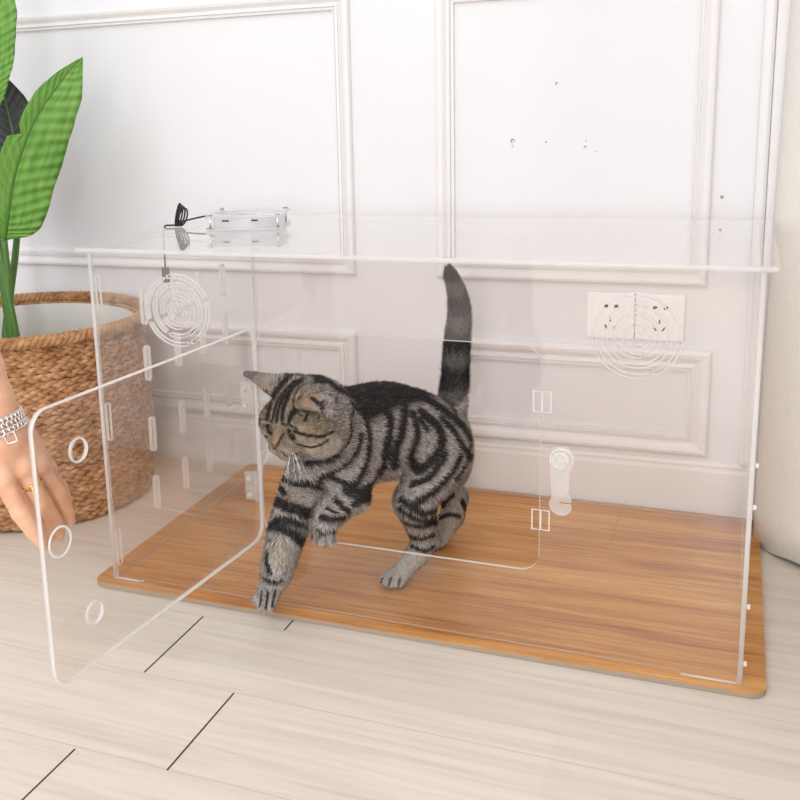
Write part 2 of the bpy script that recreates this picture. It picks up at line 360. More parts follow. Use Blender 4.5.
for sp in sl: MB().tube([(T_ + .0003, a, Z0 + b) for a, b in sp], .0009, 5, True).build('slot_highlight', M_EDGE, left_side)  # white tubes added as bright edge highlights on the slots
sl2 = [stadium(y, z, .0125, .062) for z in (.098, .205, .332, .43) for y in (.14, .24, .33, .42)]
sheet('side_panel', [side_outline()] + sl2, T_, box, (W_ - T_ / 2, 0, Z0), (0, 1, 0), (0, 0, 1), soft=lambda x, y: y < .002 or y > H_ - .002)
# lid
lr = rrect(-.024, -.001, W_ + .0145, .512, .006, 4)
TL_ = .007
sheet('top_panel', [lr], TL_, box, (0, 0, ZB + H_ + TL_ / 2 + .0006), (1, 0, 0), (0, 1, 0), edge=edge_mat('lid_edge', .62))
# tabs poking through the right-hand panel
for z in (.03, .11, .245, .30):
    bm = bmesh.new(); add_box(bm, (W_ + .0003, .0005, Z0 + z - .003), (W_ + .0045, .0045, Z0 + z + .003), .0008); bm_obj('joint_tab', bm, M_EDGE, box)
# door, swung open 95 degrees about its left edge
AD = math.radians(-94.95); dx, dy = math.cos(AD), math.sin(AD)
HX, HY = .2815, -.004
def dpt(u, z, off=0): return Vector((HX + dx * u - dy * off, HY + dy * u + dx * off, ZB + z))
DO, DWID = .002, .455
dr = rrect(.0, .114, DWID, .440, .024)
DZ = [circle(.384, .377, .0135, 28), circle(.380, .174, .0135, 28)]
door = sheet('door', [dr] + DZ, T_, box, (HX, HY, ZB), (dx, dy, 0), (0, 0, 1))
door.data.materials[0] = acrylic('door_acrylic', (.962, .952, .942))
MB().tube([dpt(u, z, .0022) for u, z in dr], .0016, 6, True).build('door_edge_highlight', M_EDGE, door)  # white tube added round the door to paint in its bright edge line
def ring(name, u, z, r, rad, off, parent, m=M_EDGE, n=32):
    pts = [dpt(u + r * math.cos(2 * PI * k / n), z + r * math.sin(2 * PI * k / n), off) for k in range(n)]
    return MB().tube(pts, rad, 6, True).build(name, m, parent)
ring('finger_hole_rim', .384, .377, .0138, .0016, 0, door); ring('finger_hole_rim', .380, .174, .0138, .0016, 0, door)
# knob: flat clear disc with a raised rim and a screw
kn = MB()
def disc(mb, u, z, r, o0, o1, n=32):
    A = [dpt(u + r * math.cos(2 * PI * k / n), z + r * math.sin(2 * PI * k / n), o0) for k in range(n)] + [dpt(u + r * math.cos(2 * PI * k / n), z + r * math.sin(2 * PI * k / n), o1) for k in range(n)]
    mb.add(np.array(A), [tuple(range(n)), tuple(range(n, 2 * n))[::-1]] + [(k, (k + 1) % n, n + (k + 1) % n, n + k) for k in range(n)])
disc(kn, .432, .286, .0175, .0026, .0062); disc(kn, .432, .286, .005, .0062, .0078)
knob = kn.build('knob', M_SHEET, door, False); ring('knob_rim', .432, .286, .0172, .0014, .0062, knob)
# hinges at the doorway's left edge
for z in (.335, .195):
    bm = bmesh.new(); add_box(bm, (.258, -.0085, ZB + z - .022), (.2745, -.0003, ZB + z + .022), .0015)
    hg = bm_obj('hinge', bm, M_CLEARPART, box)
    MB().tube([(.2765, -.006, ZB + z - .024), (.2765, -.006, ZB + z + .024)], .0034, 10).build('hinge_pin', M_CLEARPART, hg)
    for zz in (-.013, .013):
        MB().tube([(.266, -.0105, ZB + z + zz), (.266, -.008, ZB + z + zz)], .0042, 10).build('screw', M_EDGE, hg)
# square catches at the right edge of the doorway, rotating latch
for z in (.362, .196):
    fr_ = MB(); a, b = .691, .714; q = .014
    fr_.tube([(a, -.003, ZB + z - q), (b, -.003, ZB + z - q), (b, -.003, ZB + z + q), (a, -.003, ZB + z + q)], .0013, 6, True)
    fr_.tube([(.7025, -.003, ZB + z - q), (.7025, -.003, ZB + z + q)], .0013, 6)
    fr_.build('door_catch', M_EDGE, box, False)
LX, LZ0, LZ1 = .7295, .286, .222
lt = []
for k in range(17): a = -.35 + (PI + .7) * k / 16; lt.append((LX + .0165 * math.cos(a), LZ0 + .0165 * math.sin(a)))
for k in range(19):
    a = PI - .62 + (PI + 1.05) * k / 18
    if k == 15: lt += [(LX + .0135, LZ1 + .0005), (LX - .003, LZ1 + .0005), (LX - .003, LZ1 + .004), (LX + .0135, LZ1 + .004)]
    elif k < 15: lt.append((LX + .0155 * math.cos(a), LZ1 + .0155 * math.sin(a)))
lt += [(LX + .0125, LZ1 + .011), (LX + .0085, LZ1 + .018), (LX + .0105, LZ1 + .026), (LX + .0105, LZ0 - .02)]
M_LATCH = edge_mat('milky_clear_plastic', .3)
la = sheet('latch', [lt], .004, box, (0, -.0028, ZB), (1, 0, 0), (0, 0, 1))
la.data.materials[0] = M_LATCH
def fring(name, x, z, r, rad, y, parent, m=M_EDGE, n=28):
    return MB().tube([(x + r * math.cos(2 * PI * k / n), y, ZB + z + r * math.sin(2 * PI * k / n)) for k in range(n)], rad, 6, True).build(name, m, parent)
lk = MB().tube([(LX, -.010, ZB + LZ0), (LX, -.005, ZB + LZ0)], .011, 20).build('latch_knob', M_CLEARPART, la, False)
fring('knob_rim', LX, LZ0, .0145, .0011, -.006, lk); fring('knob_rim', LX - .001, LZ0, .010, .0009, -.0105, lk)
MB().tube([(LX - .007, -.0105, ZB + LZ0 + .005), (LX + .007, -.0105, ZB + LZ0 - .005)], .0011, 6).build('cross_slot', M_EDGE, lk)

# ------------------------------------------------------------------ clear fan and its cable on the lid
ZL = ZB + H_ + TL_ + .0008
M_FAN = acrylic('fan_clear_plastic', (.93, .93, .945), .05, 1.0); M_FANE = edge_mat('fan_edge', .42, (.9, .9, .93))
M_BLACK = mat('black_rubber', (.014, .014, .016), .45); M_STEEL = mat('bright_steel', (.75, .75, .76), .2, .5, Metallic=1.0)
fcx, fcy, fs = .130, .298, .066
fan = empty('ventilation_fan', (fcx, fcy, ZL), 'clear square plastic fan lying on the lid of the enclosure', 'fan')
FA = math.radians(18)
def fp(x, y): return (fcx + x * math.cos(FA) - y * math.sin(FA), fcy + x * math.sin(FA) + y * math.cos(FA))
for z0 in (.0005, .0225):
    sp = [rrect(-fs, -fs, fs, fs, .008, 5), circle(0, 0, .061, 48)] + [circle(sx * .058, sy * .058, .0022, 12) for sx in (-1, 1) for sy in (-1, 1)]
    o = sheet('fan_flange', sp, .004, fan, (fcx, fcy, ZL + z0 + .002), (math.cos(FA), math.sin(FA), 0), (-math.sin(FA), math.cos(FA), 0), edge=M_FANE)
    o.data.materials[0] = M_FAN
mb = MB(); n = 48
for r in (.0615, .0635):
    A = [(*fp(r * math.cos(2 * PI * k / n), r * math.sin(2 * PI * k / n)), ZL + .0046) for k in range(n)] + [(*fp(r * math.cos(2 * PI * k / n), r * math.sin(2 * PI * k / n)), ZL + .0224) for k in range(n)]
    mb.add(A, [(k, (k + 1) % n, n + (k + 1) % n, n + k) for k in range(n)])
mb.build('fan_housing', M_FANE, fan)
mb = MB(); mb.tube([(fcx, fcy, ZL + .004), (fcx, fcy, ZL + .021)], .019, 28); hub = mb.build('fan_hub', M_FANE, fan, False)
for k in range(7):
    a = 2 * PI * k / 7; V = []
    for i in range(7):
        r = .019 + .034 * i / 6
        for j in range(5):
            t = (j / 4 - .5); aa = a + t * .75 + i * .05
            V.append((fcx + r * math.cos(aa), fcy + r * math.sin(aa), ZL + .0125 + t * .014))
    bl = MB().add(V, [(i * 5 + j, i * 5 + j + 1, i * 5 + j + 6, i * 5 + j + 5) for i in range(6) for j in range(4)]).build('blade', M_FAN, fan)
    so = bl.modifiers.new('t', 'SOLIDIFY'); so.thickness = .0012
for k in range(4):
    a = PI / 4 + k * PI / 2
    st = MB().tube([(*fp(.018 * math.cos(a), .018 * math.sin(a)), ZL + .0025), (*fp(0.0625 * math.cos(a), .0625 * math.sin(a)), ZL + .0025)], .0018, 6).build('strut', M_FANE, fan)
for sx in (-1, 1):
    for sy in (-1, 1):
        x, y = fp(sx * .058, sy * .058)
        s = MB().tube([(x, y, ZL + .0005), (x, y, ZL + .0285)], .0021, 10)
        s.tube([(x, y, ZL + .0268), (x, y, ZL + .0295)], .0042, 12); s.build('screw', M_STEEL, fan)
for (x, y) in ((-.03, -.0665), (.02, -.0665), (-.0665, .02)):
    q = fp(x, y); bm = bmesh.new(); add_box(bm, (q[0] - .006, q[1] - .001, ZL + .0165), (q[0] + .006, q[1] + .001, ZL + .019)); bm_obj('clip', bm, M_BLACK, fan)
# cable: fan -> bundled coil standing on the lid -> over the lid edge -> plug hanging beside the enclosure
cb = empty('usb_cable', (-.005, .275, ZL), 'thin black cable bundled in a loop on the lid, plug hanging down', 'cable')
mb = MB()
f0 = fp(-.0655, .022)
mb.tube(spline([(f0[0], f0[1], ZL + .012), (.045, .318, ZL + .017), (.012, .285, ZL + .011), (-.004, .276, ZL + .004)], 24), .0016, 8)
for k in range(4):
    t = np.linspace(0, 2 * PI, 36, endpoint=False); wx = .0035 + .002 * k; off = .0022 * (k - 1.5)
    loop = np.stack([-.001 + .006 * (1 - np.cos(t)) * .9 + wx * np.sin(t) * .9 + off, .276 + off * .8 + 0 * t, ZL + .002 + (.020 - .0015 * k) * (1 - np.cos(t))], 1)
    mb.tube(loop, .0016, 7, True)
mb.tube([(-.006, .276, ZL + .009), (.006, .276, ZL + .0115)], .0024, 8)
mb.tube(spline([(-.004, .276, ZL + .003), (-.016, .273, ZL + .003), (-.0255, .271, ZL + .0015), (-.0285, .270, ZL - .012), (-.0292, .2695, ZL - .030), (-.0292, .269, ZL - .075)], 30), .0016, 8)
mb.build('cord', M_BLACK, cb)
bm = bmesh.new(); add_box(bm, (-.0362, .2655, ZL - .100), (-.0222, .2725, ZL - .073), .002); pg = bm_obj('plug_body', bm, mat('grey_plug', (.06, .06, .065), .4), cb)
bm = bmesh.new(); add_box(bm, (-.0347, .2665, ZL - .114), (-.0237, .2715, ZL - .1005), .0006); bm_obj('plug_tip', bm, M_STEEL, cb)

# ------------------------------------------------------------------ woven basket
M_WEAVE = mat('water_hyacinth_weave', (.5, .3, .15), .75, .2)
k1 = N(M_WEAVE, 'TexNoise'); k1.inputs['Scale'].default_value = 38; k1.inputs['Detail'].default_value = 3; L(M_WEAVE, objcoord(M_WEAVE, (1, 1, 1.6)), k1.inputs['Vector'])
k2 = N(M_WEAVE, 'TexNoise'); k2.inputs['Scale'].default_value = 240; k2.inputs['Detail'].default_value = 3; L(M_WEAVE, objcoord(M_WEAVE, (1, 1, 2.5)), k2.inputs['Vector'])
kk = N(M_WEAVE, 'MixRGB'); kk.inputs[0].default_value = .35; L(M_WEAVE, k1.outputs[0], kk.inputs[1]); L(M_WEAVE, k2.outputs[0], kk.inputs[2])
kr = ramp(M_WEAVE, [(.3, (.16, .065, .025)), (.45, (.38, .19, .085)), (.58, (.53, .30, .155)), (.74, (.70, .46, .28))]); L(M_WEAVE, kk.outputs[0], kr.inputs[0]); L(M_WEAVE, kr.outputs[0], P(M_WEAVE).inputs['Base Color'])
bump(M_WEAVE, k2.outputs[0], .5, .003)
M_LINER = mat('grey_linen_liner', (.78, .75, .71), .9, .1)
BX, BY, BR = -.400, .320, .236
bk = empty('woven_basket', (BX, BY, 0), 'round brown braided basket holding the green plant at the left', 'basket')
def brad(z): return BR * (1 + .035 * math.sin(PI * min(z / .36, 1)) + .0 * z)
mb = MB(); NR = 26; pitch = .01345
for r_ in range(NR):
    z0 = .012 + pitch * r_; R0 = brad(z0) - .006; per = 21; ns = per * 20; th = np.linspace(0, 2 * PI, ns, endpoint=False); ph = rng.uniform(0, 6)
    for s_ in range(3):
        u = th * per / 1.0 + ph + s_ * 2 * PI / 3
        zz = z0 + .0046 * np.sin(u) + .0012 * np.sin(th * 3 + r_); rr_ = R0 + 0.0032 * np.sin(2 * u) + .001 * np.sin(th * 11 + r_ * 2)
        pts = np.stack([BX + rr_ * np.cos(th), BY + rr_ * np.sin(th), zz], 1)
        mb.tube(pts, .0043 + .0007 * np.sin(u * 2 + 1), 6, True, (1.0, .8))
mb.build('woven_wall', M_WEAVE, bk)
mb = MB(); ns = 700; th = np.linspace(0, 2 * PI, ns, endpoint=False)
for s_ in range(3):
    u = th * 46 + s_ * 2 * PI / 3; Rr = BR + .004 + .0062 * np.cos(u)
    mb.tube(np.stack([BX + Rr * np.cos(th), BY + Rr * np.sin(th), .363 + .0062 * np.sin(u)], 1), .0066, 7, True)
mb.build('rim', M_WEAVE, bk)
mb = MB(); n = 64
A = []
for z in (.03, .352): A += [(BX + (BR - .016) * math.cos(2 * PI * k / n), BY + (BR - .016) * math.sin(2 * PI * k / n), z) for k in range(n)]
mb.add(A, [(k, (k + 1) % n, n + (k + 1) % n, n + k) for k in range(n)] + [tuple(range(n))])
mb.build('liner', M_LINER, bk)

# ------------------------------------------------------------------ plant
M_LEAF = mat('banana_leaf', (.16, .42, .05), .38, .5)
def leaf_mat(name, c0, c1):
    m = mat(name, c0, .4, .45); uv = N(m, 'UVMap'); sp = N(m, 'SeparateXYZ'); L(m, uv.outputs[0], sp.inputs[0])
    # side veins: waves of (along + slant * distance from the midrib)
    ab = N(m, 'Math', operation='ABSOLUTE'); L(m, sp.outputs['X'], ab.inputs[0])
    sl_ = N(m, 'Math', operation='MULTIPLY_ADD'); sl_.inputs[1].default_value = -.10; L(m, ab.outputs[0], sl_.inputs[0]); L(m, sp.outputs['Y'], sl_.inputs[2])
    fq = N(m, 'Math', operation='MULTIPLY'); fq.inputs[1].default_value = 125; L(m, sl_.outputs[0], fq.inputs[0])
    sn = N(m, 'Math', operation='SINE'); L(m, fq.outputs[0], sn.inputs[0])
    n1 = N(m, 'TexNoise'); n1.inputs['Scale'].default_value = 7; L(m, uv.outputs[0], n1.inputs['Vector'])
    ad_ = N(m, 'Math', operation='MULTIPLY_ADD'); ad_.inputs[1].default_value = .05; L(m, sn.outputs[0], ad_.inputs[0]); L(m, n1.outputs[0], ad_.inputs[2])
    r = ramp(m, [(.3, c0), (.7, c1)]); L(m, ad_.outputs[0], r.inputs[0]); L(m, r.outputs[0], P(m).inputs['Base Color']); bump(m, sn.outputs[0], .55, .002)
    P(m).inputs['Subsurface Weight'].default_value = 0; return m
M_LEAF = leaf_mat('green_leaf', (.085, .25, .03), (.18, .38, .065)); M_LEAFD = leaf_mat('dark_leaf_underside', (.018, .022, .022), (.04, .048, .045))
M_STEM = mat('leaf_stalk', (.07, .18, .025), .4)
plant = empty('leafy_plant', (BX, BY, .2), 'tall green broad-leaved plant standing in the braided basket', 'plant')
def leaf(name, mid, wl, wr, side, nrm, m, fold=.25, n=40):
    """mid: 3-D midrib points; wl/wr half widths along the leaf; side: direction of +width; nrm: leaf facing"""
    C = spline(mid, n); side = np.array(side, float); nrm = np.array(nrm, float); V = []; UV = []; K = 8
    for i in range(n):
        t = i / (n - 1); T = C[min(i + 1, n - 1)] - C[max(i - 1, 0)]; T /= np.linalg.norm(T); s = side - T * (side @ T); s /= np.linalg.norm(s); nn = np.cross(s, T); nn *= np.sign(nn @ nrm) or 1
        a = np.interp(t, *wl); b = np.interp(t, *wr)
        for j in range(-K, K + 1):
            f = j / K; wd = (b if f > 0 else a); d = f * wd
            V.append(C[i] + s * d + nn * (fold * abs(d) - 2.2 * d * d + .0015 * math.sin(t * 60 + abs(f) * -4) * abs(f))); UV.append((f, t))
    M_ = 2 * K + 1; Fc = [(i * M_ + j, i * M_ + j + 1, (i + 1) * M_ + j + 1, (i + 1) * M_ + j) for i in range(n - 1) for j in range(M_ - 1)]
    me = bpy.data.meshes.new(name); me.from_pydata([tuple(v) for v in V], [], Fc); uvl = me.uv_layers.new(name='UVMap')
    for lo in me.loops: uvl.data[lo.index].uv = UV[lo.vertex_index]
    me.update(); o = link(name, me, m, plant, True); so = o.modifiers.new('t', 'SOLIDIFY'); so.thickness = .0012
    mr = MB().tube(C[:-2] + np.array(nrm) * -.0005, np.linspace(.0042, .0009, n - 2), 8).build('midrib', M_STEM, o); return o
side = (.93, .36, 0); nr = (.38, -.92, .1)
leaf('leaf', [(-.438, .33, .520), (-.420, .325, .565), (-.385, .318, .655), (-.326, .315, .752), (-.262, .325, .826), (-.219, .335, .866)],
     ([0, .08, .2, .38, .52, .53, .57, .70, .85, .95, 1], [.003, .022, .036, .039, .034, .010, .024, .026, .012, .004, .0005]),
     ([0, .05, .12, .2, .3, .5, .65, .8, .93, 1], [.002, .022, .050, .068, .078, .080, .070, .048, .019, .0005]), side, nr, M_LEAF, .22)
leaf('leaf', [(-.432, .33, .770), (-.424, .325, .83), (-.415, .32, .90), (-.406, .315, .98), (-.40, .31, 1.08)],
     ([0, .3, .6, 1], [.004, .05, .06, .002]), ([0, .12, .4, .7, .9, 1], [.003, .020, .044, .054, .040, .002]), side, nr, M_LEAF, .2)
leaf('leaf', [(-.458, .42, .54), (-.450, .415, .61), (-.452, .41, .69), (-.466, .41, .78), (-.484, .41, .86)],
     ([0, .3, .6, 1], [.004, .05, .05, .002]), ([0, .2, .4, .6, .8, 1], [.02, .048, .062, .062, .04, .002]), side, nr, M_LEAFD, .10)
for pts, r0, r1 in (([(-.43, .30, .04), (-.436, .32, .3), (-.439, .33, .42), (-.438, .33, .52)], .011, .006), ([(-.445, .33, .04), (-.458, .345, .3), (-.468, .345, .52), (-.434, .332, .775)], .011, .006),
                    ([(-.46, .31, .04), (-.470, .34, .3), (-.473, .40, .48), (-.470, .42, .57)], .010, .006), ([(-.41, .31, .04), (-.418, .32, .24), (-.432, .325, .36), (-.452, .33, .5)], .012, .005)):
    C = spline(pts, 24); MB().tube(C, np.linspace(r0, r1, 24), 10).build('stalk', M_STEM, plant)
mb = MB(); n = 32; mb.tube([(BX, BY, .032), (BX, BY, .12), (BX, BY, .2)], [.10, .115, .125], n); mb.build('inner_pot', mat('dark_pot', (.04, .035, .03), .7), plant)

# ------------------------------------------------------------------ implicit surfaces -> continuous bodies
class SDF:
    def __init__(s, lo, hi, h):
        s.h = h; s.lo = np.array(lo); n = np.ceil((np.array(hi) - s.lo) / h).astype(int) + 1
        ax = [s.lo[i] + h * np.arange(n[i]) for i in range(3)]; s.n = n; s.ax = ax
        s.F = np.full(n, 1.0, np.float32)
    def _merge(s, fn, lo, hi, k):
        m = k + .012
        i0 = [max(0, int((lo[i] - m - s.lo[i]) / s.h)) for i in range(3)]; i1 = [min(s.n[i], int((hi[i] + m - s.lo[i]) / s.h) + 2) for i in range(3)]
        if any(a >= b for a, b in zip(i0, i1)): return
        X, Y, Z = np.meshgrid(*[s.ax[i][i0[i]:i1[i]] for i in range(3)], indexing='ij'); P_ = np.stack([X, Y, Z], -1)
        d = fn(P_).astype(np.float32); sub = s.F[i0[0]:i1[0], i0[1]:i1[1], i0[2]:i1[2]]
        if k < 0: sub[...] = np.maximum(sub, -d); return
        h_ = np.clip(.5 + .5 * (sub - d) / k, 0, 1); sub[...] = sub * (1 - h_) + d * h_ - k * h_ * (1 - h_)
    def cap(s, a, b, ra, rb, k=.01):
        a = np.array(a, float); b = np.array(b, float); ba = b - a; L2 = ba @ ba + 1e-12
        def f(P_):
            pa = P_ - a; t = np.clip(pa @ ba / L2, 0, 1); return np.linalg.norm(pa - t[..., None] * ba, axis=-1) - (ra + (rb - ra) * t)
        r = max(ra, rb); s._merge(f, np.minimum(a, b) - r, np.maximum(a, b) + r, k); return s
    def chain(s, pts, rad, k=.01, n=0):
        P_ = spline(pts, n) if n else np.array(pts, float); R_ = np.interp(np.linspace(0, 1, len(P_)), np.linspace(0, 1, len(rad)), rad)
        for i in range(len(P_) - 1): s.cap(P_[i], P_[i + 1], R_[i], R_[i + 1], k)
        return s
    def ell(s, c, axes, r, k=.01):
        c = np.array(c, float); A = np.array(axes, float); r = np.array(r, float)
        def f(P_):
            q = (P_ - c) @ A.T; k0 = np.linalg.norm(q / r, axis=-1); k1 = np.linalg.norm(q / (r * r), axis=-1); return k0 * (k0 - 1) / (k1 + 1e-9)
        m = r.max(); s._merge(f, c - m, c + m, k); return s
    def cut(s, c, axes, r):
        return s.ell(c, axes, r, -1e-6)
    def surface(s):
        F = s.F; n = s.n; ins = F < 0
        nc = n - 1; acc = np.zeros((*nc, 3), np.float32); cnt = np.zeros(nc, np.float32)
        def sl(d): return tuple(slice(d[i], nc[i] + d[i]) for i in range(3))
        cr = [(0, 0, 0), (1, 0, 0), (0, 1, 0), (1, 1, 0), (0, 0, 1), (1, 0, 1), (0, 1, 1), (1, 1, 1)]
        for a in range(8):
            for ax in range(3):
                if cr[a][ax]: continue
                b = list(cr[a]); b[ax] = 1; b = tuple(b); fa = F[sl(cr[a])]; fb = F[sl(b)]; m = (fa < 0) != (fb < 0)
                t = np.where(m, fa / np.where(m, fa - fb, 1), 0)
                for i in range(3): acc[..., i] += np.where(m, cr[a][i] + (t if i == ax else 0), 0)
                cnt += m
        act = cnt > 0; idx = np.full(nc, -1, np.int64); idx[act] = np.arange(act.sum())
        cells = np.argwhere(act); V = s.lo + s.h * (cells + acc[act] / cnt[act][:, None]); faces = []
        for ax in range(3):
            o1, o2 = [(1, 2), (2, 0), (0, 1)][ax]
            a = ins[tuple(slice(0, -1) if i == ax else slice(1, -1) for i in range(3))]; b = ins[tuple(slice(1, None) if i == ax else slice(1, -1) for i in range(3))]
            for sg, m in ((1, a & ~b), (-1, ~a & b)):
                q = np.argwhere(m); q[:, [i for i in range(3) if i != ax]] += 1
                def cell(d1, d2): c = q.copy(); c[:, o1] += d1; c[:, o2] += d2; return idx[c[:, 0], c[:, 1], c[:, 2]]
                f = np.stack([cell(-1, -1), cell(0, -1), cell(0, 0), cell(-1, 0)], 1); faces.append(f if sg > 0 else f[:, ::-1])
        return V, np.concatenate(faces)
def smooth_verts(V, Fq, it=2, lam=.5):
    V = V.copy(); E = np.concatenate([Fq[:, [0, 1]], Fq[:, [1, 2]], Fq[:, [2, 3]], Fq[:, [3, 0]]]); n = len(V)
    for _ in range(it):
        a = np.zeros_like(V); c = np.zeros(n); 
        for i in range(3): a[:, i] = np.bincount(E[:, 0], V[E[:, 1], i], n) + np.bincount(E[:, 1], V[E[:, 0], i], n)
        c = np.bincount(E[:, 0], minlength=n) + np.bincount(E[:, 1], minlength=n); V += lam * (a / c[:, None] - V)
    return V
def vnormals(V, Fq):
    fn = np.cross(V[Fq[:, 2]] - V[Fq[:, 0]], V[Fq[:, 3]] - V[Fq[:, 1]]); nn = np.zeros_like(V)
    for j in range(4):
        for i in range(3): nn[:, i] += np.bincount(Fq[:, j], fn[:, i], len(V))
    return nn / (np.linalg.norm(nn, axis=1)[:, None] + 1e-12)

# ------------------------------------------------------------------ cat
CH_ = np.array([-.5, -.866, 0.]); CN_ = np.array([.866, -.5, 0.]); CP_ = np.array([.45, .19, ZB])
def C3(a, s, z): return CP_ + CH_ * a + CN_ * s + np.array([0, 0, z])
HK = 1.27
HC = C3(.2177, .0334, .3127)
def head_axes(yaw=.0695, pit=-.1247, roll=.0712):
    h = CH_ * math.cos(yaw) + CN_ * math.sin(yaw); l = CN_ * math.cos(yaw) - CH_ * math.sin(yaw)
    F = h * math.cos(pit) + np.array([0, 0, math.sin(pit)]); U = np.cross(F, l)
    return F, l * math.cos(roll) + U * math.sin(roll), U * math.cos(roll) - l * math.sin(roll)
HF, HL, HU = head_axes(); HA = np.stack([HF, HL, HU])
def H(f, l, u): return HC + (HF * f + HL * l + HU * u) * HK
def build_cat_body(h=.003):
    d = SDF((.18, -.12, .008), (.60, .42, .55), h)
    def ax(pitch):   # body axes pitched about the cat's left axis
        c, s = math.cos(pitch), math.sin(pitch); return np.stack([CH_ * c + np.array([0, 0, s]), CN_, -CH_ * s + np.array([0, 0, c])])
    # trunk
    d.ell(C3(-.062, 0, .212), ax(.55), (.070, .053, .058), .02)
    d.ell(C3(.000, 0, .238), ax(.35), (.075, .057, .068), .03)
    d.ell(C3(.070, 0, .248), ax(.05), (.080, .058, .074), .03)
    d.ell(C3(.145, 0, .246), ax(.25), (.060, .055, .068), .03)
    d.cap(C3(.04, 0, .278), C3(.115, 0, .286), .036, .038, .03)
    d.cap(C3(.148, .004, .272), C3(.200, .024, .296), .054, .052, .025)      # neck
    d.cap(C3(.188, .0, .225), C3(.165, 0, .198), .034, .032, .03)          # breast
    # tail
    d.chain([C3(-.085, 0, .215), C3(-.101, 0, .252), C3(-.110, 0, .300), C3(-.115, 0, .360), C3(-.121, 0, .410), C3(-.115, 0, .450), C3(-.094, .002, .491)], [.026, .021, .0175, .0165, .0140, .0105, .0055], .010, 26)
    # left hind leg (near side)
    d.ell(C3(-.045, .034, .195), ax(.9), (.072, .031, .052), .022)
    d.cap(C3(-.025, .038, .175), C3(.024, .044, .135), .042, .028, .02)
    d.cap(C3(.024, .043, .137), C3(-.006, .036, .062), .030, .0215, .012)
    d.chain([C3(-.008, .036, .058), C3(.014, .034, .036), C3(.042, .033, .0185)], [.0210, .0170, .0150], .008)
    for i, (da, ds) in enumerate(((.068, -.0145), (.075, -.005), (.074, .006), (.065, .0150))):
        d.cap(C3(.046, .033 + ds * .7, .016), C3(da, .033 + ds, .0098), .0088, .0078, .0015)
    # right hind leg (far side, pushing off)
    d.ell(C3(-.065, -.032, .190), ax(1.0), (.066, .029, .048), .022)
    d.cap(C3(-.060, -.034, .165), C3(-.080, -.036, .122), .038, .028, .02)
    d.cap(C3(-.078, -.036, .124), C3(-.140, -.032, .076), .028, .0195, .012)
    d.chain([C3(-.142, -.032, .074), C3(-.132, -.031, .044), C3(-.112, -.030, .020)], [.0210, .0195, .0165], .008)
    for i, (da, ds) in enumerate(((-.086, -.0135), (-.080, -.005), (-.081, .006), (-.089, .0140))):
        d.cap(C3(-.108, -.030 + ds * .7, .016), C3(da, -.030 + ds, .0098), .0088, .0078, .0015)
    # right fore leg: reaching down and forward over the sill of the doorway
    d.ell(C3(.155, -.024, .216), ax(1.1), (.052, .026, .034), .02)
    d.chain([C3(.180, -.020, .205), C3(.214, -.011, .168), C3(.236, -.007, .130), C3(.250, -.007, .092), C3(.261, -.008, .062)], [.031, .0255, .0230, .0200, .0180], .012, 16)
    d.cap(C3(.261, -.008, .062), C3(.272, -.008, .046), .0180, .0175, .006)
    for i, (ds, dz) in enumerate(((-.0150, .003), (-.0052, -.002), (.0052, -.002), (.0150, .003))):
        d.cap(C3(.270, -.008 + ds * .7, .046), C3(.284, -.008 + ds, .026 + dz), .0092, .0080, .0015)
    # left fore leg: raised, folded at elbow and wrist
    d.ell(C3(.140, .030, .218), ax(1.3), (.050, .027, .036), .02)
    d.cap(C3(.148, .036, .205), C3(.150, .044, .182), .030, .0240, .015)
    d.cap(C3(.150, .045, .180), C3(.186, .043, .166), .0235, .0200, .012)
    d.cap(C3(.186, .043, .166), C3(.203, .042, .148), .0205, .0195, .008)
    for i, (ds, k_) in enumerate(((-.0150, .003), (-.0052, 0), (.0052, 0), (.0150, .003))):
        d.cap(C3(.203, .042 + ds * .7, .148), C3(.209 - k_, .042 + ds, .128 + k_), .0096, .0080, .0015)
    # head
    def e(c, r, k): d.ell(H(*c), HA, np.array(r) * HK, k)
    e((-.004, 0, .004), (.048, .047, .043), .014)
    for s in (-1, 1):
        e((.008, s * .030, -.010), (.031, .025, .028), .012)             # cheek
        e((.024, s * .028, .003), (.022, .0185, .019), .010)              # orbit
        e((.0395, s * .0088, -.0185), (.0138, .0120, .0105), .005)         # whisker pad
    d.cap(H(.022, 0, .014), H(.0475, 0, -.0085), .018, .0085, .009)         # nose bridge
    e((.034, 0, -.0280), (.0140, .0120, .0090), .006)                     # chin
    for s in (-1, 1): d.cut(H(.0440, s * .0205, -.0005), HA, np.array((.0075, .0092, .0064)) * HK)
    # ears: both turned out sideways
    for s, tip, b0, b1, b2 in ((1, H(.022, .071, .026), H(.031, .027, .031), H(-.010, .038, .029), H(.008, .020, .044)),
                               (-1, H(.028, -.064, .056), H(.024, -.020, .034), H(-.022, -.038, .028), H(-.006, -.012, .044))):
        for t in np.linspace(0, 1, 11):
            e0 = b0 * (1 - t) ** 2 + 2 * t * (1 - t) * (b2 + (b2 - (b0 + b1) / 2) * .9) + b1 * t * t
            d.cap(e0, tip, .0060, .0030, .003)
    return d
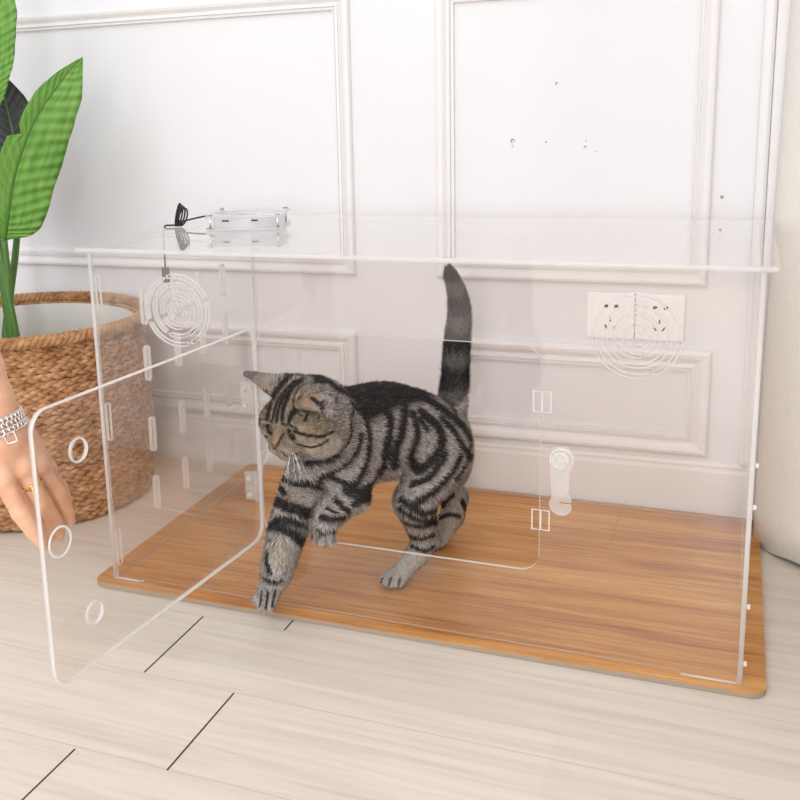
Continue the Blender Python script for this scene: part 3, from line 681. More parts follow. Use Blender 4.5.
STRIPES_AND_TOE_GAPS = [  # coat markings, plus thin paw strokes that paint shade between the toes
    ('B', 0.0065, [(0.4181, 0.0058, 0.3602), (0.3932, 0.0771, 0.3405), (0.3935, 0.0856, 0.3403), (0.3924, 0.0978, 0.3389), (0.3896, 0.1153, 0.3354), (0.392, 0.1206, 0.3351), (0.3946, 0.126, 0.3349), (0.3974, 0.1314, 0.3347), (0.4041, 0.1276, 0.3367), (0.4096, 0.1273, 0.3373), (0.4145, 0.129, 0.3372), (0.419, 0.1317, 0.3368), (0.4234, 0.1355, 0.3361), (0.4279, 0.1393, 0.3353), (0.4323, 0.1433, 0.3342), (0.4371, 0.1466, 0.3329), (0.442, 0.149, 0.3314), (0.4472, 0.151, 0.3296), (0.4523, 0.1532, 0.3274), (0.4571, 0.1561, 0.3248), (0.4615, 0.1598, 0.322), (0.4654, 0.1645, 0.3191), (0.469, 0.1699, 0.3161), (0.4724, 0.1756, 0.3131), (0.4758, 0.1809, 0.31), (0.4794, 0.1852, 0.307), (0.4831, 0.1887, 0.3039), (0.487, 0.1915, 0.3007), (0.4908, 0.1941, 0.2974), (0.4944, 0.1967, 0.2938), (0.4979, 0.1994, 0.2903), (0.5013, 0.2021, 0.2869), (0.5046, 0.2045, 0.2835), (0.5078, 0.2067, 0.2803), (0.511, 0.2089, 0.277), (0.5141, 0.2111, 0.2737), (0.5172, 0.2136, 0.2701), (0.5205, 0.2167, 0.2663), (0.5236, 0.2203, 0.2622), (0.5266, 0.2242, 0.258), (0.5294, 0.228, 0.2537), (0.5317, 0.2311, 0.2496), (0.5337, 0.2332, 0.2458), (0.5353, 0.2345, 0.2423), (0.5368, 0.2353, 0.2389), (0.5381, 0.2364, 0.2353), (0.5395, 0.2382, 0.2315)]),
    ('B', 0.0038, [(0.4218, 0.1029, 0.3337), (0.4261, 0.1015, 0.3316), (0.4302, 0.1008, 0.3292), (0.434, 0.1005, 0.3267), (0.4374, 0.1004, 0.3242), (0.4403, 0.1002, 0.3217), (0.4427, 0.1002, 0.3194), (0.4448, 0.1, 0.3172), (0.4469, 0.0995, 0.3145), (0.449, 0.0986, 0.311), (0.4513, 0.0974, 0.3064), (0.4535, 0.0962, 0.3011), (0.4552, 0.095, 0.2955), (0.4563, 0.0936, 0.2899), (0.4565, 0.0916, 0.2847), (0.456, 0.0891, 0.2796), (0.455, 0.0864, 0.2745), (0.4539, 0.0838, 0.2696), (0.4529, 0.0818, 0.2647), (0.452, 0.0801, 0.26), (0.4509, 0.0786, 0.2554), (0.4498, 0.0773, 0.2508), (0.4487, 0.0762, 0.246)]),
    ('B', 0.0051, [(0.4456, 0.1464, 0.33), (0.4494, 0.1437, 0.3281), (0.4529, 0.1419, 0.3258), (0.4561, 0.1406, 0.3234), (0.459, 0.139, 0.3208), (0.4614, 0.1371, 0.3181), (0.4635, 0.1351, 0.3152), (0.4653, 0.1329, 0.3122), (0.4668, 0.1303, 0.3089), (0.4678, 0.127, 0.3052), (0.4683, 0.1232, 0.3011), (0.4685, 0.1193, 0.2967), (0.4686, 0.1158, 0.2922), (0.4686, 0.113, 0.2876), (0.4687, 0.1109, 0.283), (0.4687, 0.109, 0.2784), (0.4684, 0.107, 0.2735), (0.4676, 0.1047, 0.2685), (0.4662, 0.1018, 0.2632), (0.4645, 0.0989, 0.2577), (0.4627, 0.0964, 0.252), (0.4612, 0.0951, 0.2464), (0.46, 0.0949, 0.2408), (0.459, 0.0956, 0.2351), (0.4579, 0.0969, 0.2293), (0.4565, 0.0988, 0.2231)]),
    ('B', 0.0051, [(0.4852, 0.1533, 0.2925), (0.4889, 0.1576, 0.2875), (0.4928, 0.162, 0.2825), (0.4964, 0.1655, 0.2779), (0.4994, 0.1681, 0.2741), (0.5018, 0.1701, 0.271), (0.504, 0.1715, 0.2679), (0.5062, 0.1723, 0.264), (0.5084, 0.1728, 0.2592), (0.5103, 0.1729, 0.254), (0.5116, 0.1728, 0.249), (0.5124, 0.1724, 0.2442), (0.5127, 0.1716, 0.2395), (0.5123, 0.17, 0.2349), (0.5111, 0.1673, 0.2306), (0.509, 0.1639, 0.2264), (0.5065, 0.1604, 0.2223), (0.5038, 0.1575, 0.2185), (0.5005, 0.155, 0.2147), (0.4971, 0.1527, 0.2112), (0.4936, 0.1508, 0.2081), (0.4901, 0.1492, 0.2056), (0.4865, 0.1478, 0.2034), (0.4828, 0.1467, 0.201)]),
    ('B', 0.0043, [(0.4779, 0.1355, 0.2939), (0.4795, 0.1351, 0.2896), (0.481, 0.1349, 0.2851), (0.4823, 0.1348, 0.2805), (0.4834, 0.1344, 0.2755), (0.4843, 0.134, 0.27), (0.4848, 0.1334, 0.2644), (0.4847, 0.1323, 0.2589), (0.4837, 0.1302, 0.2537), (0.4821, 0.1278, 0.2485), (0.4805, 0.126, 0.2434), (0.479, 0.1249, 0.2384), (0.4772, 0.124, 0.2336), (0.4758, 0.1242, 0.2288), (0.4751, 0.1264, 0.2236), (0.4752, 0.1309, 0.2182), (0.4757, 0.1368, 0.2125), (0.4762, 0.142, 0.2069)]),
    ('B', 0.0027, [(0.4858, 0.1459, 0.2851), (0.4888, 0.1479, 0.2783), (0.4918, 0.1502, 0.2713), (0.4948, 0.1525, 0.2644)]),
    ('B', 0.0036, [(0.5075, 0.1869, 0.2747), (0.5098, 0.188, 0.2719), (0.5121, 0.1892, 0.2691), (0.5143, 0.1906, 0.2662), (0.5164, 0.1921, 0.2633), (0.5184, 0.1938, 0.2608), (0.5204, 0.1957, 0.2582), (0.5226, 0.1975, 0.2549), (0.5251, 0.1992, 0.2502), (0.5279, 0.2009, 0.244), (0.5308, 0.2033, 0.2368), (0.5336, 0.2065, 0.2293), (0.5365, 0.2109, 0.2218), (0.5393, 0.2169, 0.2138), (0.5417, 0.2248, 0.2051), (0.5435, 0.2352, 0.1953)]),
    ('B', 0.0032, [(0.5362, 0.2001, 0.2099), (0.5356, 0.1955, 0.2083), (0.535, 0.1909, 0.2066), (0.5343, 0.1866, 0.2048), (0.5335, 0.1826, 0.2029), (0.5326, 0.1789, 0.2009), (0.5317, 0.1757, 0.1988), (0.5309, 0.1732, 0.1967), (0.53, 0.171, 0.1944), (0.5288, 0.169, 0.1918), (0.5271, 0.1668, 0.189), (0.5248, 0.1641, 0.1859), (0.5221, 0.1608, 0.1826), (0.519, 0.1571, 0.179), (0.5156, 0.1531, 0.1755), (0.5119, 0.1488, 0.1721), (0.508, 0.1442, 0.1689), (0.5038, 0.1388, 0.1663), (0.4994, 0.1328, 0.1639), (0.4947, 0.1271, 0.1615), (0.4898, 0.1222, 0.1587), (0.4845, 0.1186, 0.1554)]),
    ('B', 0.0032, [(0.5182, 0.1711, 0.2212), (0.5168, 0.1675, 0.2176), (0.5154, 0.1642, 0.2138), (0.5138, 0.1613, 0.2099), (0.512, 0.1589, 0.206), (0.5099, 0.1567, 0.2024), (0.5078, 0.1546, 0.1991), (0.5056, 0.1524, 0.196), (0.5031, 0.1503, 0.1931), (0.5001, 0.1479, 0.1903), (0.4963, 0.1454, 0.1877), (0.4916, 0.1429, 0.1851), (0.4865, 0.1405, 0.1827), (0.4813, 0.1379, 0.1803), (0.4762, 0.1354, 0.1778)]),
    ('B', 0.0029, [(0.5416, 0.2426, 0.2235), (0.5422, 0.2375, 0.2202), (0.5424, 0.2338, 0.2164), (0.5424, 0.2307, 0.2124), (0.5422, 0.2276, 0.208), (0.5417, 0.2245, 0.2032), (0.5411, 0.2211, 0.1982), (0.5405, 0.2168, 0.1935), (0.54, 0.2106, 0.1898), (0.5394, 0.2021, 0.1875), (0.5385, 0.1929, 0.1856), (0.537, 0.1852, 0.1833), (0.535, 0.1801, 0.1799)]),
    ('B', 0.0068, [(0.4001, 0.0666, 0.3389), (0.4072, 0.0649, 0.336), (0.4135, 0.0651, 0.3327), (0.4186, 0.0667, 0.3296), (0.4227, 0.069, 0.3268), (0.4265, 0.0718, 0.324)]),
    ('B', 0.0036, [(0.4267, 0.0063, 0.3443), (0.4163, 0.0429, 0.3289), (0.4197, 0.0448, 0.3245), (0.4232, 0.0462, 0.3203), (0.4264, 0.0474, 0.3161), (0.4291, 0.048, 0.3119), (0.4313, 0.0482, 0.3077), (0.4331, 0.048, 0.3035), (0.4345, 0.0477, 0.2992), (0.4357, 0.0473, 0.2949), (0.4367, 0.0471, 0.2904), (0.4373, 0.0469, 0.2858), (0.4377, 0.0467, 0.2811), (0.4379, 0.0464, 0.2763), (0.4379, 0.046, 0.2716), (0.4378, 0.0456, 0.2669), (0.4376, 0.045, 0.2622), (0.4372, 0.0443, 0.2575), (0.4367, 0.0433, 0.2529), (0.436, 0.0421, 0.2485), (0.4352, 0.0402, 0.2444), (0.4343, 0.0375, 0.2405), (0.4333, 0.0343, 0.237), (0.4323, 0.0311, 0.2335), (0.4312, 0.0281, 0.2302), (0.4301, 0.0256, 0.2268), (0.4288, 0.0235, 0.2235), (0.4274, 0.0218, 0.2202), (0.426, 0.0203, 0.2168), (0.4245, 0.0187, 0.2134)]),
    ('B', 0.0038, [(0.4383, 0.0921, 0.3191), (0.4404, 0.0919, 0.3167), (0.4425, 0.0921, 0.3144), (0.4445, 0.0923, 0.3119), (0.4465, 0.0923, 0.3091), (0.4483, 0.0921, 0.306), (0.45, 0.0918, 0.3026), (0.4516, 0.0915, 0.2988), (0.453, 0.091, 0.2948), (0.4541, 0.0904, 0.2905), (0.4549, 0.0896, 0.2859), (0.4554, 0.0886, 0.2809), (0.4557, 0.0876, 0.2757), (0.4556, 0.0866, 0.2702), (0.4553, 0.0855, 0.2647), (0.4546, 0.0842, 0.2589), (0.4536, 0.083, 0.2529), (0.4523, 0.082, 0.2467), (0.4507, 0.0813, 0.2406), (0.4489, 0.0808, 0.2347), (0.447, 0.0804, 0.229), (0.4448, 0.08, 0.2234), (0.4425, 0.0799, 0.2177), (0.4398, 0.081, 0.2115)]),
    ('B', 0.0029, [(0.4277, 0.0108, 0.3326), (0.4299, 0.0033, 0.3308), (0.4307, -0.0007, 0.3279), (0.4311, -0.0036, 0.3246), (0.4313, -0.0059, 0.3212), (0.4313, -0.0076, 0.3175), (0.4305, -0.0063, 0.3129), (0.428, -0.0002, 0.3064), (0.4263, 0.0039, 0.3007), (0.4252, 0.0055, 0.2959), (0.424, 0.0054, 0.2918), (0.4227, 0.0037, 0.2883), (0.4209, 0.0014, 0.285), (0.4188, -0.0012, 0.282), (0.4165, -0.0036, 0.279), (0.4139, -0.0055, 0.2761), (0.4111, -0.0068, 0.2731), (0.4081, -0.0075, 0.2699), (0.4048, -0.0082, 0.2669), (0.4012, -0.0094, 0.2644), (0.3971, -0.0113, 0.2627), (0.3925, -0.0145, 0.262), (0.3875, -0.0187, 0.2622), (0.3817, -0.0222, 0.2624), (0.3747, -0.0233, 0.2618), (0.3664, -0.0208, 0.2596)]),
    ('B', 0.003, [(0.4312, 0.0312, 0.2872), (0.4306, 0.0293, 0.2828), (0.4299, 0.0279, 0.2782), (0.4289, 0.0267, 0.2736), (0.4277, 0.0251, 0.2692), (0.4258, 0.0229, 0.2651), (0.4235, 0.0203, 0.2613), (0.4207, 0.0177, 0.2576), (0.4176, 0.0152, 0.2541), (0.4144, 0.0131, 0.2508), (0.4109, 0.0109, 0.248), (0.4073, 0.0087, 0.2454), (0.4036, 0.0066, 0.2431), (0.4, 0.0048, 0.2409), (0.3968, 0.0032, 0.2391), (0.3938, 0.0017, 0.2378), (0.391, 0.0002, 0.2366), (0.3879, -0.0012, 0.2349), (0.3845, -0.0025, 0.2325), (0.3805, -0.0034, 0.2291), (0.3762, -0.0039, 0.2251), (0.3714, -0.0036, 0.2207), (0.3663, -0.0024, 0.2159)]),
    ('B', 0.0027, [(0.4416, 0.0677, 0.2228), (0.4405, 0.0668, 0.2181), (0.4391, 0.0672, 0.2127), (0.4376, 0.067, 0.2078), (0.4374, 0.0605, 0.2058), (0.4385, 0.0468, 0.2073), (0.4375, 0.0364, 0.2079), (0.435, 0.029, 0.2075), (0.4319, 0.0236, 0.2062)]),
    ('B', 0.0023, [(0.4656, 0.1034, 0.277), (0.4649, 0.1012, 0.2727), (0.4643, 0.0994, 0.2683), (0.4635, 0.0976, 0.2638), (0.4624, 0.0958, 0.2593), (0.4609, 0.0936, 0.2549), (0.459, 0.0912, 0.2506), (0.4568, 0.0888, 0.2462), (0.4544, 0.0865, 0.2418), (0.452, 0.0846, 0.2372)]),
    ('N', 0.0035, [(0.3099, 0.0205, 0.2119), (0.3096, 0.0198, 0.211), (0.3094, 0.0193, 0.2101), (0.3181, 0.0072, 0.2137), (0.3235, 0.0028, 0.2142), (0.3282, 0.0002, 0.2144), (0.3334, -0.0014, 0.2149), (0.3398, -0.0022, 0.2161), (0.3472, -0.0033, 0.2183), (0.3551, -0.0056, 0.2206), (0.3612, -0.0057, 0.2207), (0.3661, -0.0042, 0.2191), (0.3703, -0.0018, 0.2166), (0.3743, 0.0012, 0.214)]),
    ('N', 0.0032, [(0.3383, -0.0617, 0.2797), (0.3421, -0.061, 0.277), (0.3453, -0.0625, 0.2757), (0.3098, 0.0203, 0.2116), (0.3094, 0.0163, 0.2079), (0.3085, 0.0137, 0.2036), (0.3085, 0.0103, 0.2009), (0.314, 0.0007, 0.2015), (0.319, -0.005, 0.2008), (0.3231, -0.0088, 0.199)]),
    ('N', 0.003, [(0.3931, 0.0036, 0.2308), (0.3979, 0.0071, 0.2268), (0.4034, 0.0095, 0.2232), (0.4086, 0.0113, 0.2205), (0.4134, 0.0131, 0.2189), (0.4178, 0.015, 0.2179), (0.422, 0.0174, 0.2167)]),
    ('N', 0.006, [(0.414, 0.0128, 0.2081), (0.4188, 0.014, 0.2061), (0.4234, 0.0157, 0.2039), (0.4279, 0.0181, 0.2019), (0.4323, 0.0218, 0.2006), (0.4364, 0.0276, 0.1996), (0.4393, 0.037, 0.1977), (0.4378, 0.0507, 0.1936)]),
    ('N', 0.0037, [(0.4236, 0.011, 0.1881), (0.4273, 0.0143, 0.1899), (0.431, 0.0179, 0.1915), (0.4349, 0.0225, 0.1921), (0.4386, 0.0296, 0.191), (0.438, 0.0474, 0.1853)]),
    ('N', 0.003, [(0.3998, -0.0003, 0.1958), (0.4058, -0.0024, 0.192), (0.4107, -0.0023, 0.1875), (0.4143, -0.0005, 0.1835), (0.4168, 0.0023, 0.1803), (0.4188, 0.0062, 0.1768)]),
    ('N', 0.003, [(0.3859, -0.0183, 0.1745), (0.3917, -0.0184, 0.1741), (0.3969, -0.0173, 0.1731), (0.4019, -0.0151, 0.1722), (0.4066, -0.0114, 0.1719), (0.411, -0.0066, 0.1718), (0.4147, 0.0001, 0.1709)]),
    ('N', 0.0022, [(0.3803, -0.0252, 0.1594), (0.3854, -0.0258, 0.1574), (0.39, -0.0249, 0.1551), (0.3949, -0.0232, 0.1544), (0.4001, -0.0201, 0.1552), (0.4037, -0.0132, 0.1545)]),
    ('N', 0.0015, [(0.3914, -0.0115, 0.1866), (0.3959, -0.0122, 0.1854), (0.4, -0.0122, 0.1838), (0.4038, -0.0113, 0.1819)]),
    ('N', 0.0054, [(0.3056, -0.0016, 0.1827), (0.3055, -0.002, 0.1818), (0.3165, -0.0147, 0.1855), (0.3236, -0.0186, 0.1854), (0.3293, -0.0203, 0.1847), (0.3339, -0.0207, 0.184), (0.338, -0.0205, 0.1833), (0.342, -0.0197, 0.1824), (0.3462, -0.0182, 0.1811), (0.3504, -0.016, 0.1794), (0.3543, -0.0128, 0.1774), (0.3578, -0.0087, 0.1749)]),
    ('N', 0.0054, [(0.3015, -0.018, 0.1516), (0.3084, -0.0263, 0.1558), (0.3159, -0.0306, 0.158), (0.3221, -0.0325, 0.1587), (0.3278, -0.0332, 0.1582), (0.3332, -0.0332, 0.1567), (0.3381, -0.0324, 0.1544), (0.3424, -0.0309, 0.1514), (0.3461, -0.0287, 0.1479), (0.3491, -0.0258, 0.1436), (0.3513, -0.0218, 0.1387), (0.3524, -0.015, 0.1324)]),
    ('N', 0.0038, [(0.317, -0.0272, 0.166), (0.3245, -0.0289, 0.1673), (0.3312, -0.0289, 0.168), (0.3371, -0.0279, 0.1678), (0.3423, -0.0262, 0.1667), (0.3468, -0.0239, 0.1646), (0.3508, -0.021, 0.162), (0.3542, -0.0168, 0.1588)]),
    ('N', 0.0027, [(0.3085, -0.0416, 0.1185), (0.308, -0.0431, 0.1128), (0.3079, -0.045, 0.1072), (0.3094, -0.0473, 0.1021), (0.3123, -0.0495, 0.0971), (0.3151, -0.0512, 0.0919)]),
    ('N', 0.0023, [(0.3044, -0.0506, 0.0804), (0.3104, -0.0524, 0.0792), (0.3156, -0.0527, 0.0775), (0.3209, -0.0516, 0.0771), (0.3264, -0.0491, 0.0782), (0.3313, -0.0453, 0.079)]),
    ('N', 0.0014, [(0.303, -0.0561, 0.0635), (0.3027, -0.0578, 0.0579), (0.3011, -0.0569, 0.0507), (0.2987, -0.0546, 0.0428), (0.2991, -0.0575, 0.0378)]),  # short strokes on this paw: toe gap shade put into the fur colour
    ('N', 0.0014, [(0.3129, -0.0564, 0.0621), (0.3126, -0.058, 0.056), (0.3124, -0.0599, 0.0501), (0.3131, -0.0636, 0.0452), (0.3134, -0.0664, 0.0398)]),
    ('N', 0.0014, [(0.3219, -0.051, 0.0642), (0.3213, -0.0529, 0.0585), (0.3211, -0.0556, 0.0534), (0.321, -0.0584, 0.0484), (0.3208, -0.0612, 0.0433)]),
    ('N', 0.004, [(0.464, 0.1216, 0.16), (0.4681, 0.1194, 0.1585), (0.4717, 0.1179, 0.1566), (0.4753, 0.1169, 0.1546), (0.4789, 0.1166, 0.1524), (0.4828, 0.1168, 0.1503), (0.4868, 0.1178, 0.1476), (0.491, 0.1196, 0.1446), (0.4949, 0.1225, 0.1416), (0.4987, 0.1266, 0.1392), (0.5023, 0.132, 0.1379), (0.5056, 0.1397, 0.1372), (0.5081, 0.1513, 0.136), (0.508, 0.1636, 0.1359), (0.472, 0.3164, 0.0742), (0.483, 0.2907, 0.0892), (0.4877, 0.2881, 0.0946), (0.4913, 0.288, 0.099), (0.4942, 0.2895, 0.1027), (0.4969, 0.2929, 0.1056)]),
    ('N', 0.0032, [(0.4613, 0.1192, 0.144), (0.4655, 0.1175, 0.1428), (0.4693, 0.1166, 0.1413), (0.473, 0.1164, 0.1395), (0.4769, 0.1167, 0.1377), (0.4811, 0.1178, 0.1355), (0.4853, 0.1202, 0.1326), (0.4896, 0.1236, 0.1294), (0.4937, 0.128, 0.1266), (0.4977, 0.1333, 0.1248), (0.5016, 0.1398, 0.1239), (0.5047, 0.1501, 0.1223), (0.5033, 0.1698, 0.1166), (0.4697, 0.3119, 0.0579)]),
    ('N', 0.004, [(0.463, 0.1326, 0.117), (0.4696, 0.1286, 0.1179), (0.475, 0.1284, 0.1169), (0.4798, 0.1296, 0.1153), (0.4845, 0.1315, 0.114), (0.489, 0.1338, 0.1132), (0.4934, 0.1365, 0.1134), (0.4975, 0.1402, 0.114), (0.5013, 0.1453, 0.1145), (0.5042, 0.153, 0.1139), (0.5035, 0.1727, 0.1077)]),
    ('N', 0.0033, [(0.4621, 0.1584, 0.0846), (0.4688, 0.1491, 0.0868), (0.4745, 0.1465, 0.0864), (0.4796, 0.1461, 0.0855), (0.4847, 0.1464, 0.0853), (0.49, 0.1474, 0.0864), (0.4951, 0.1498, 0.0879), (0.4998, 0.154, 0.089), (0.5036, 0.161, 0.0886)]),
    ('N', 0.0025, [(0.4684, 0.155, 0.0656), (0.4762, 0.1519, 0.0652), (0.483, 0.1519, 0.0634), (0.4888, 0.1539, 0.0621), (0.4937, 0.1568, 0.0628), (0.4983, 0.1599, 0.0649), (0.5025, 0.1641, 0.0665)]),
    ('N', 0.0014, [(0.4339, 0.1098, 0.0256), (0.433, 0.1059, 0.0221), (0.4317, 0.1073, 0.0168), (0.4324, 0.1082, 0.0144)]),  # hind paw toe gaps, shade drawn as dark fur
    ('N', 0.0014, [(0.4474, 0.1099, 0.0277), (0.448, 0.1032, 0.0252), (0.4473, 0.0999, 0.021), (0.4446, 0.1029, 0.0138)]),
    ('N', 0.0014, [(0.4614, 0.1129, 0.0285), (0.4621, 0.1074, 0.0255), (0.462, 0.104, 0.0214), (0.4606, 0.1045, 0.0152)]),
    ('N', 0.0035, [(0.509, 0.3133, 0.0883), (0.5107, 0.3155, 0.0815), (0.5119, 0.3203, 0.0735), (0.5103, 0.3292, 0.0636), (0.5102, 0.3268, 0.0577), (0.51, 0.3241, 0.0516), (0.5087, 0.3213, 0.0458), (0.5065, 0.3186, 0.0413)]),
    ('N', 0.0027, [(0.4718, 0.3043, 0.0538), (0.48, 0.301, 0.0597), (0.4873, 0.3009, 0.0638), (0.4942, 0.3019, 0.0651), (0.5007, 0.304, 0.0634), (0.5066, 0.3086, 0.0603)]),
    ('N', 0.0014, [(0.5041, 0.1697, 0.0609), (0.5009, 0.1763, 0.0529), (0.4992, 0.1728, 0.0514), (0.4965, 0.1724, 0.0482)]),
    ('N', 0.0015, [(0.4855, 0.2731, 0.0145), (0.4836, 0.2719, 0.0138), (0.4836, 0.2719, 0.0138)]),
    ('H', 0.0062, [(0.3393, -0.0056, 0.3826), (0.3406, 0.0016, 0.381), (0.3452, 0.0015, 0.3811), (0.3492, 0.0032, 0.3806), (0.3531, 0.0047, 0.3798), (0.359, 0.0049, 0.3795), (0.3645, 0.0054, 0.3801), (0.371, 0.0033, 0.3811), (0.379, -0.0029, 0.3818), (0.3848, -0.0048, 0.3812), (0.3899, -0.0059, 0.3801), (0.3946, -0.0063, 0.3787), (0.3991, -0.0068, 0.3769), (0.4034, -0.0075, 0.3748), (0.4074, -0.0083, 0.3723), (0.4112, -0.0087, 0.3696), (0.4146, -0.0081, 0.3667)]),
    ('H', 0.0032, [(0.3406, -0.0192, 0.3803), (0.3395, -0.0232, 0.3781), (0.338, -0.0266, 0.3758), (0.3364, -0.0295, 0.3732), (0.3347, -0.0325, 0.3704), (0.3325, -0.0347, 0.3673), (0.3307, -0.0372, 0.3641), (0.3292, -0.0397, 0.3606), (0.3269, -0.0396, 0.356), (0.3238, -0.0374, 0.3505), (0.3239, -0.0415, 0.3467), (0.3242, -0.0458, 0.3426), (0.3243, -0.0493, 0.338), (0.3238, -0.0518, 0.3331)]),
    ('H', 0.0023, [(0.3544, -0.0219, 0.379), (0.3532, -0.028, 0.3769), (0.3515, -0.0331, 0.3746), (0.3495, -0.0374, 0.3719), (0.3473, -0.0408, 0.3691), (0.3449, -0.0435, 0.3661), (0.3426, -0.0459, 0.363), (0.341, -0.0483, 0.3597), (0.3399, -0.0506, 0.3564), (0.3391, -0.053, 0.353), (0.3383, -0.0552, 0.3489), (0.3376, -0.0572, 0.3442), (0.3366, -0.0587, 0.339), (0.3353, -0.0593, 0.3335)]),
    ('H', 0.0018, [(0.3615, -0.0166, 0.3811), (0.3613, -0.0247, 0.3798), (0.3603, -0.0307, 0.3779), (0.3589, -0.0357, 0.3757), (0.3575, -0.04, 0.3734), (0.3559, -0.0437, 0.3708), (0.3544, -0.0469, 0.3682), (0.3527, -0.0496, 0.3655), (0.3511, -0.0519, 0.3627), (0.3496, -0.0542, 0.3596), (0.3482, -0.0565, 0.3561), (0.3469, -0.0587, 0.3523), (0.3459, -0.0607, 0.348), (0.3455, -0.0629, 0.3431), (0.3452, -0.0647, 0.3376), (0.3447, -0.0662, 0.332)]),
    ('H', 0.0013, [(0.3177, -0.036, 0.3637), (0.316, -0.034, 0.361), (0.3171, -0.0342, 0.3603), (0.3101, -0.0285, 0.34), (0.3071, -0.0311, 0.3364), (0.3053, -0.035, 0.3329)]),
    ('H', 0.0015, [(0.3786, -0.0841, 0.3262), (0.3829, -0.085, 0.3254), (0.3868, -0.0851, 0.3243), (0.3907, -0.0846, 0.3232), (0.3948, -0.0833, 0.322), (0.399, -0.0814, 0.3208), (0.4032, -0.0791, 0.3198), (0.4075, -0.0764, 0.3189), (0.4118, -0.0734, 0.3182), (0.4157, -0.0702, 0.3181), (0.4191, -0.0669, 0.3189), (0.422, -0.0633, 0.3202), (0.4247, -0.0593, 0.3213)]),
    ('H', 0.0012, [(0.3789, -0.0765, 0.305), (0.3847, -0.0784, 0.3047), (0.3898, -0.0785, 0.3037), (0.3945, -0.0781, 0.3029), (0.3989, -0.0774, 0.3028), (0.403, -0.0765, 0.303), (0.4069, -0.0753, 0.3036), (0.4107, -0.0736, 0.3049), (0.4145, -0.0717, 0.307), (0.418, -0.0691, 0.3094), (0.4212, -0.066, 0.3116)]),
    ('H', 0.0011, [(0.3554, -0.071, 0.3155), (0.3528, -0.0725, 0.3098), (0.3508, -0.0753, 0.3047), (0.3477, -0.0759, 0.2987)]),
    ('H', 0.0011, [(0.354, -0.0698, 0.3296), (0.36, -0.0714, 0.3302), (0.3675, -0.0758, 0.3312), (0.3762, -0.0818, 0.3313), (0.3834, -0.0844, 0.3296)]),
    ('H', 0.001, [(0.359, -0.0781, 0.2874), (0.3641, -0.076, 0.2859), (0.3686, -0.0723, 0.2856), (0.3726, -0.0676, 0.2867)]),
    ('H', 0.0009, [(0.3549, -0.0786, 0.293), (0.3566, -0.079, 0.2919), (0.358, -0.079, 0.2905), (0.3594, -0.0787, 0.2891)]),
    ('H', 0.0009, [(0.3669, -0.0701, 0.3425), (0.3732, -0.0703, 0.3454), (0.3797, -0.0711, 0.3462), (0.3865, -0.0731, 0.3451)]),
    ('H', 0.0021, [(0.4001, -0.0677, 0.3704), (0.4066, -0.0714, 0.3684), (0.4135, -0.0762, 0.3656), (0.4205, -0.0814, 0.3619)]),
]
PATCHES = [
    ('H', (0.3543, -0.0728, 0.3072), 0.032, (0.25, 0.185, 0.13), 0.9),
    ('H', (0.3874, -0.0716, 0.3462), 0.05, (0.255, 0.19, 0.13), 0.9),
    ('H', (0.41, -0.0736, 0.3244), 0.04, (0.265, 0.2, 0.14), 0.85),
    ('H', (0.3438, -0.0517, 0.3584), 0.035, (0.26, 0.195, 0.14), 0.85),
    ('H', (0.3405, -0.0727, 0.3087), 0.01, (0.38, 0.28, 0.18), 0.7),
    ('H', (0.3838, -0.0715, 0.2951), 0.01, (0.58, 0.45, 0.3), 0.7),
    ('H', (0.4011, -0.0759, 0.2998), 0.009, (0.58, 0.45, 0.3), 0.65),
    ('H', (0.3552, -0.0767, 0.2865), 0.008, (0.5, 0.44, 0.38), 0.6),
    ('H', (0.3466, -0.072, 0.3149), 0.005, (0.34, 0.22, 0.13), 0.5),
    ('H', (0.3856, -0.0838, 0.3152), 0.006, (0.46, 0.35, 0.25), 0.6),
    ('H', (0.3572, -0.0698, 0.3342), 0.005, (0.42, 0.34, 0.27), 0.5),
    ('H', (0.3732, -0.0612, 0.3693), 0.01, (0.5, 0.33, 0.22), 0.8),
    ('H', (0.3966, -0.0662, 0.3712), 0.012, (0.5, 0.27, 0.16), 0.8),
    ('H', (0.3989, -0.0357, 0.3788), 0.014, (0.42, 0.34, 0.3), 0.8),
    ('H', (0.2966, -0.0239, 0.3798), 0.022, (0.22, 0.175, 0.15), 0.8),
    ('N', (0.3248, -0.0451, 0.1161), 0.017, (0.62, 0.53, 0.42), 0.8),
    ('N', (0.3298, -0.0402, 0.1352), 0.01, (0.58, 0.49, 0.4), 0.5),
    ('N', (0.3133, -0.0578, 0.0564), 0.02, (0.32, 0.28, 0.26), 0.6),
    ('N', (0.329, -0.0152, 0.1928), 0.03, (0.3, 0.23, 0.17), 0.6),
    ('N', (0.4956, 0.2961, 0.038), 0.024, (0.46, 0.38, 0.29), 0.7),
    ('N', (0.4548, 0.123, 0.033), 0.03, (0.42, 0.38, 0.36), 0.7),
    ('N', (0.3961, -0.0158, 0.178), 0.022, (0.46, 0.42, 0.39), 0.6),
    ('B', (0.4341, 0.1226, 0.1876), 0.03, (0.5, 0.46, 0.44), 0.7),
    ('B', (0.4192, 0.018, 0.2379), 0.03, (0.46, 0.41, 0.38), 0.5),
]
def lerp(a, b, t): return a + (b - a) * t
def vcol_mat(name, rough, spec, nrm=False):
    m = mat(name, (.3, .3, .3), rough, spec); at = N(m, 'Attribute'); at.attribute_name = 'fur_colour'; L(m, at.outputs['Color'], P(m).inputs['Base Color'])
    if nrm:
        an = N(m, 'Attribute'); an.attribute_name = 'fur_normal'; L(m, an.outputs['Vector'], P(m).inputs['Normal'])
    return m
